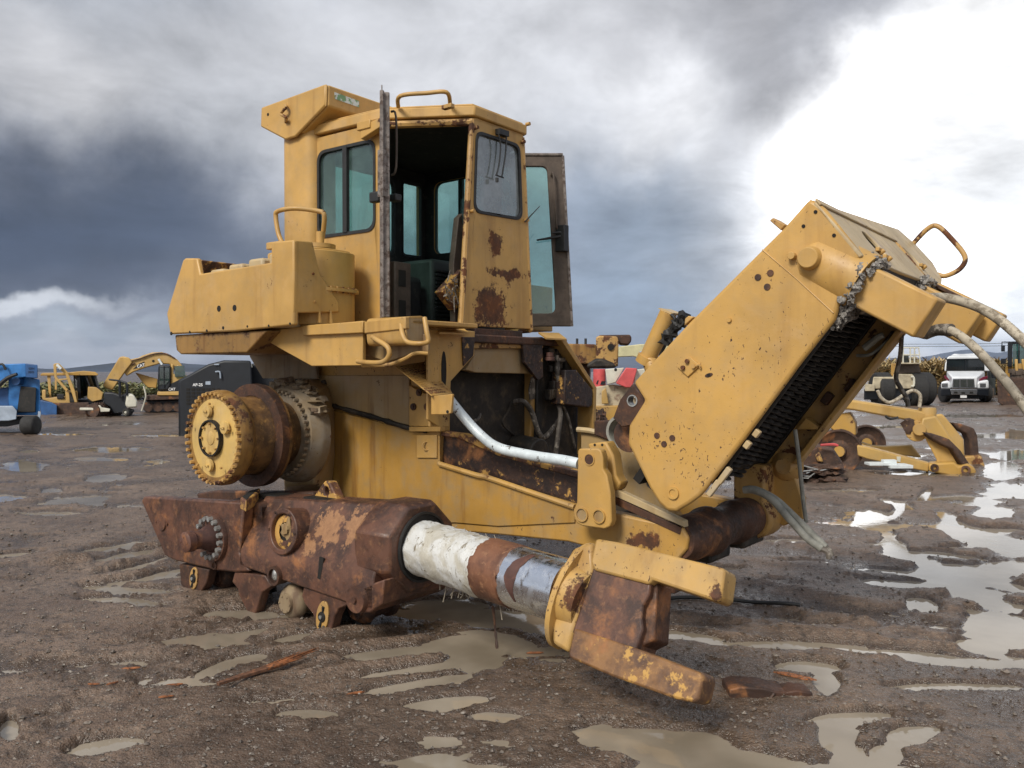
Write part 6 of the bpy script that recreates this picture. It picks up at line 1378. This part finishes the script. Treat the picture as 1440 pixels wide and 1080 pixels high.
for x, d_ in ((1287, .6), (1298, 1.8), (1240, .6)):
    c = t.P(x, 546, d_); r = 24/FPX*38 if x != 1236 else 17/FPX*38; c.z = r
    t.put(MB().lathe(c-V3(.35, 0, 0), c+V3(1, 0, 0), [(0, r*.6), (.02, r*.9), (.1, r), (.6, r), (.68, r*.9), (.7, r*.6)], 32), 'wheel', 'tyre', bevel=0)
t.put(MB().tube([t.P(1281, 530, -.1), t.P(1285, 531, -.1), t.P(1285, 542, -.1), t.P(1281, 543, -.1)], .05, 6, 3), 'headlight_guard', 'cream', bevel=0)
# --- white truck
t = T('truck', 'white truck with maroon stripes facing the camera, parked before the corn field', 'truck', 1358, 566)
t.slab('cab', [(1332, 503), (1335, 500.5), (1342, 500), (1384, 500), (1390, 503), (1393, 512), (1393, 522), (1328, 522), (1329, 512)], 'wpaint', .8, 1.6, bevel=.05)
t.slab('roof', [(1337, 500), (1342, 497.5), (1352, 498), (1372, 497), (1382, 500)], 'wpaint', .9, 1.2, bevel=.04)
t.slab('windscreen', [(1331.5, 506), (1384, 505), (1384.5, 521), (1330.5, 521.5)], 'wscreen', .74, .05, bevel=.01)
t.slab('screen_divider', [(1357.2, 505.5), (1358.8, 505.5), (1358.8, 521), (1357.2, 521)], 'black', .70, .04, bevel=0)
t.slab('screen_surround', [(1330, 504.5), (1386, 503.8), (1386, 505.2), (1331, 506)], 'black', .70, .05, bevel=0)
mb = MB(); o1_, o2_ = [(1331, 522), (1385, 522), (1378, 531), (1338, 531)], 0
mb.add([t.P(1331, 521.5, .8), t.P(1385, 521.5, .8), t.P(1374, 530, -.5), t.P(1339, 530, -.5), t.P(1331, 546, .8), t.P(1385, 546, .8), t.P(1374, 546, -.5), t.P(1339, 546, -.5)], [(0, 1, 2, 3), (3, 2, 6, 7), (0, 3, 7, 4), (1, 2, 6, 5), (0, 1, 5, 4), (4, 5, 6, 7)]); t.put(mb, 'hood', 'wpaint', bevel=.06)
gr_ = t.slab('grille', [(1339.5, 532.5), (1370, 532.5), (1371, 545), (1339, 545)], 'chromeb', -.56, .08, bevel=.02)
mb = MB()
for k in range(3): t.S([(1341+k*10, 534), (1349+k*10, 534), (1349+k*10, 544), (1341+k*10, 544)], -.575, .02, mb)
t.put(mb, 'grille_mesh', 'panelgrey', gr_, 0)
for s_, q in ((-1, [(1323.5, 537), (1334, 535), (1337, 540), (1338, 547), (1323, 547)]), (1, [(1376, 536), (1390, 534), (1391, 547), (1372, 547), (1373, 540)])):
    fr = t.slab('fender', q, 'wpaint', -.4, 1.1, bevel=.08)
    cx_ = (1328.5 if s_ < 0 else 1382); t.put(MB().prism([t.P(*p, -.46) for p in [(cx_-4, 539), (cx_+4.5, 539), (cx_+4.5, 543.5), (cx_-3.5, 543.5)]], (0, .05, 0)), 'headlight', 'chromeb', fr, .01)
t.slab('stripe', [(1327.5, 528), (1330, 528), (1335, 534), (1334, 536), (1328, 532)], 'maroon', -.2, .3); t.slab('stripe', [(1376, 534), (1382, 530), (1389, 528.5), (1389, 532), (1379, 536)], 'maroon', -.2, .3)
bp_ = t.slab('bumper', [(1336, 547), (1374, 547), (1374, 555.5), (1338, 555)], 'chromeb', -.75, .2, bevel=.03)
t.slab('bumper_end', [(1323, 547), (1336, 547), (1338, 556), (1323, 557)], 'black', -.7, .3); t.slab('bumper_end', [(1374, 547), (1390.5, 547), (1390, 557), (1374, 555.5)], 'black', -.7, .3)
mb = MB()
for q in ((1344, 552), (1354.5, 552.5), (1366, 552)): t.S([(q[0]-2.5, q[1]-1.2), (q[0]+2.5, q[1]-1.2), (q[0]+2.5, q[1]+1.2), (q[0]-2.5, q[1]+1.2)], -.77, .02, mb)
t.put(mb, 'bumper_slot', 'hole', bp_, 0)
t.slab('number_plate', [(1350.5, 556), (1359.5, 556), (1359.5, 559.5), (1350.5, 559.5)], 'letter', -.75, .02, bevel=0)
t.slab('undercarriage', [(1330, 555), (1388, 555), (1385, 561), (1334, 561)], 'black', 0, 3.0)
for x in (1328.5, 1385.5):
    c = t.P(x, 556, .3); r = .48; c.z = r; t.put(MB().lathe(c-V3(.16, 0, 0), c+V3(1, 0, 0), [(0, r*.6), (.01, r*.9), (.04, r), (.28, r), (.31, r*.9), (.32, r*.6)], 28), 'wheel', 'tyre', bevel=0)
t.slab('box_body', [(1390, 508), (1400, 510), (1400, 556), (1390, 556)], 'panelgrey', 2.5, 3.0)
t.put(MB().box(t.P(1398, 524, 1.0), (.25, .1, .55)), 'mirror', 'black', bevel=.02)
t.slab('step_box', [(1391, 546), (1398, 546), (1398, 560), (1391, 560)], 'doorin', 1.0, 1.0)
# --- wheel loader at the right edge
t = T('wheel_loader', 'yellow wheel loader with a big rusty bucket down, at the right edge', 'loader', 1425, 570)
t.slab('bucket', [(1402, 531), (1470, 531), (1470, 571), (1412, 571), (1403, 566)], 'mrust', 0, 1.0, bevel=.04)
cb_ = t.slab('cab_frame', [(1417, 482), (1424, 480), (1470, 480), (1470, 484), (1424, 484), (1423, 516), (1417, 516)], 'black', .8, .15)
t.slab('cab_glass', [(1424, 484), (1470, 484), (1470, 515), (1424, 515)], 'tglass', .86, .05, bevel=0)
t.slab('cab_post', [(1432, 484), (1434, 484), (1434, 516), (1432, 516)], 'black', .78, .1); t.slab('cab_base', [(1414, 515), (1470, 515), (1470, 533), (1414, 533)], 'yb2', 1.0, 1.5)
t.put(MB().tube([t.P(1422, 481, .9), t.P(1409, 481, .9), t.P(1409, 490, .9)], .03, 6, 1).box(t.P(1410.5, 490, .9), (.16, .06, .3)), 'mirror', 'black', bevel=.01)
mb = MB(); t.S([(1428, 512), (1436, 511), (1450, 518), (1450, 540), (1436, 540)], .3, .3, mb); mb.tube([t.P(1429, 505, .2), t.P(1430, 535, .2)], .07, 8, 1).tube([t.P(1438, 505, .2), t.P(1440, 520, .2)], .06, 8, 1); t.put(mb, 'lift_arm', 'yb', bevel=.02)
mb = MB()
for k in range(18): mb.box(t.P(random.uniform(1414, 1446), random.uniform(517, 534), random.uniform(.1, .5)), (random.uniform(.1, .35), .2, random.uniform(.08, .25)))
t.put(mb, 'linkage', 'doorin', bevel=.01)
c = t.P(1411, 508, .8); t.put(MB().box(c, (.2, .1, .25)), 'work_lamp', 'black', bevel=.01)
t.wheel(1445, 552, 22, 1.6, .6, 'wheel', 'yb'); 
# --- power line
mb = MB()
for y0, y1 in ((484, 480), (487, 484)): mb.tube([G(1180, y0, 160), G(1400, (y0+y1)/2+1, 160), G(1700, y1-6, 160)], .05, 4, 4)
for x in (1180, 1700): mb.cyl(G(x, 540, 160), G(x, 478, 160), .15)
o = mb.build('power_line', M['black']); tag(o, 'thin power line crossing low in the sky above the white truck', 'power line')
# ---------------------------------------------------------------- small things on the ground
def gz(px, py, up=0.0):
    p = GZ(px, py, 0.0); p.z = max(WATER, gh(p.x, p.y))+up; return p
def lone(mb, name, mat, label, cat, group=None, bevel=.003):
    return tag(mb.build(name, M[mat] if isinstance(mat, str) else mat, None, bevel), label, cat, group)
# splintered plank
t = thing('wood_plank', 'long broken wood plank with a splintered orange end lying in the mud', 'plank', gz(375, 950))
b_ = Vector(t.location); a0 = gz(306, 971, .012); a1 = gz(400, 940, .02); a2 = gz(450, 925, .03); mb = MB(); dr_ = (a1-a0).normalized(); sd_ = V3(-dr_.y, dr_.x, 0)
mb.prism([a0-sd_*.01-b_, a1-sd_*.028-b_, a1+sd_*.028-b_, a0+sd_*.012-b_], (0, 0, .018)); mb.build('board', M['woodd'], t, .003)
mb = MB()
for k in range(16):
    o_ = sd_*random.uniform(-.035, .03); e_ = (a1.lerp(a2, random.uniform(.4, 1.0)))+o_*1.3+V3(0, 0, random.uniform(0, .02))
    mb.tube([a1-dr_*.12+o_*.7-b_+V3(0, 0, .012), e_-b_], [.007, .001], 4, 1)
mb.build('splinters', M['wood'], t)
wl_ = ['largest orange wood chip, at the lower right by the loose iron', 'orange chip beside the brown puddles right of the plank', 'orange chip lying under the yellow flange', 'upper of two orange chips at the lower left', 'small chip left of the plank, nearest to its tip', 'tiny chip furthest left on the mud', 'pale chip below the other left chips', 'faint chip midway between the left chips and plank']
for k, (px_, py_, L_, an) in enumerate(((1118, 955, .11, -.6), (500, 975, .045, .4), (752, 915, .05, .1), (183, 942, .05, .2), (244, 963, .045, .3), (132, 968, .03, 0), (234, 988, .035, .3), (158, 966, .03, .8))):
    p = gz(px_, py_, .004); d_ = V3(math.cos(an), math.sin(an), 0)*L_; s_ = V3(-d_.y, d_.x, 0)*.22
    mb = MB().prism([p-d_-s_*.4, p-d_*.5+s_, p+d_*.6+s_*.7, p+d_, p+d_*.5-s_, p-d_*.3-s_*.8], (0, 0, .006)); lone(mb, 'wood_chip', 'wood', wl_[k], 'wood chip', 'orange wood chips on the mud', 0)
# rusty broken casting
mb = MB(); c0 = gz(1085, 985); dp = FPX*CAMH/(985-522)
def q_(px, py, o=0): p = G(px, py, dp+o); return p
mb.prism([q_(*p) for p in [(1026, 970), (1040, 966), (1075, 968), (1090, 972), (1108, 974), (1112, 992), (1098, 996), (1090, 990), (1080, 999), (1070, 994), (1058, 986), (1046, 989), (1038, 985), (1026, 989)]], (0, .16, 0))
mb.prism([q_(*p) for p in [(1104, 974), (1120, 971), (1143, 974), (1144, 986), (1135, 989), (1112, 984)]], (0, .12, 0)); mb.prism([q_(*p, -.01) for p in [(1088, 974), (1092, 976), (1080, 994), (1074, 992)]], (0, .05, 0))
lone(mb, 'casting', 'darkrust', 'broken rusty iron casting lying on the mud at the lower right', 'scrap', None, .008)
# black hose on the ground
pts = [gz(x, y, .014) for x, y in ((925, 850), (960, 847), (1010, 849), (1060, 853), (1100, 858), (1125, 860))]
lone(MB().tube(pts, .013, 8, 5), 'ground_hose', 'rubber', 'black rubber hose lying on the mud behind the yoke', 'hose', None, 0)
# yellow sheet, white sheet
p0 = gz(190, 664, .02); dp = FPX*CAMH/(664-522)
lone(MB().prism([G(x, y, dp+(668-y)*.09)+V3(0, 0, .01) for x, y in ((176, 665), (182, 662), (195, 660.5), (205, 662.5), (200, 666.5), (188, 667))], (0, 0, .012)), 'sheet', 'yellowp', 'crumpled bright yellow sheet lying on the mud at the left', 'sheet', None, 0)
dp = 13.0
lone(MB().box(G(1235, 652, dp), (.35, .2, .04)).box(G(1262, 655, dp), (.35, .3, .05)).box(G(1250, 650, dp), (.2, .1, .08)), 'white_litter', 'wdeb', 'white scraps of litter under the yellow ripper arm', 'litter')
p = G(1297, 694, FPX*CAMH/(695-522))
# ---------------------------------------------------------------- one object per countable small piece
import bmesh
def islands(me):
    par = list(range(len(me.vertices)))
    def f(a):
        while par[a] != a: par[a] = par[par[a]]; a = par[a]
        return a
    for e in me.edges:
        a, b = f(e.vertices[0]), f(e.vertices[1])
        if a != b: par[a] = b
    g = {}
    for v in me.vertices: g.setdefault(f(v.index), []).append(v.index)
    gs = [[s_, sum((me.vertices[i].co for i in s_), Vector())/len(s_)] for s_ in g.values()]; out = []
    for s_, c in gs:
        for q in out:
            if (q[1]-c).length < .035: q[0].extend(s_); break
        else: out.append([list(s_), c])
    return [q[0] for q in out]
for o in list(sc.objects):
    if o.type != 'MESH' or o.parent is None: continue
    nm = o.name.split('.')[0]
    if nm in ('caked_mud', 'debris', 'bent_iron', 'foam_collar', 'torn_fibres', 'loose_wiring'): o['kind'] = 'stuff'
    if nm not in ('bolt', 'bolt_hole', 'stud', 'core_header', 'pin_eye', 'clip', 'canopy_post', 'cab_post', 'bumper_slot', 'track_wheel', 'gusset', 'panel_slot', 'torn_bracket', 'post', 'main_frame', 'bolt_ring', 'valve_block'): continue
    gs = islands(o.data)
    if len(gs) < 2 or len(gs) > (8 if nm == 'bolt_ring' else 40): continue
    fcs = [(tuple(p.vertices)) for p in o.data.polygons]; co = [v.co.copy() for v in o.data.vertices]; mt = o.data.materials[0]
    bv = [(m.width, m.segments) for m in o.modifiers if m.type == 'BEVEL']
    for k, g_ in enumerate(gs):
        ix = {v: i for i, v in enumerate(g_)}; m_ = MB(); m_.v = [tuple(co[v]) for v in g_]; m_.f = [tuple(ix[v] for v in f) for f in fcs if f[0] in ix]
        if k == 0:
            tmp = m_.build(nm+'_tmp', mt, None); old = o.data; o.data = tmp.data; o.data.name = nm; bpy.data.objects.remove(tmp)
        else: m_.build(nm, mt, o.parent, bv[0][0] if bv else 0)
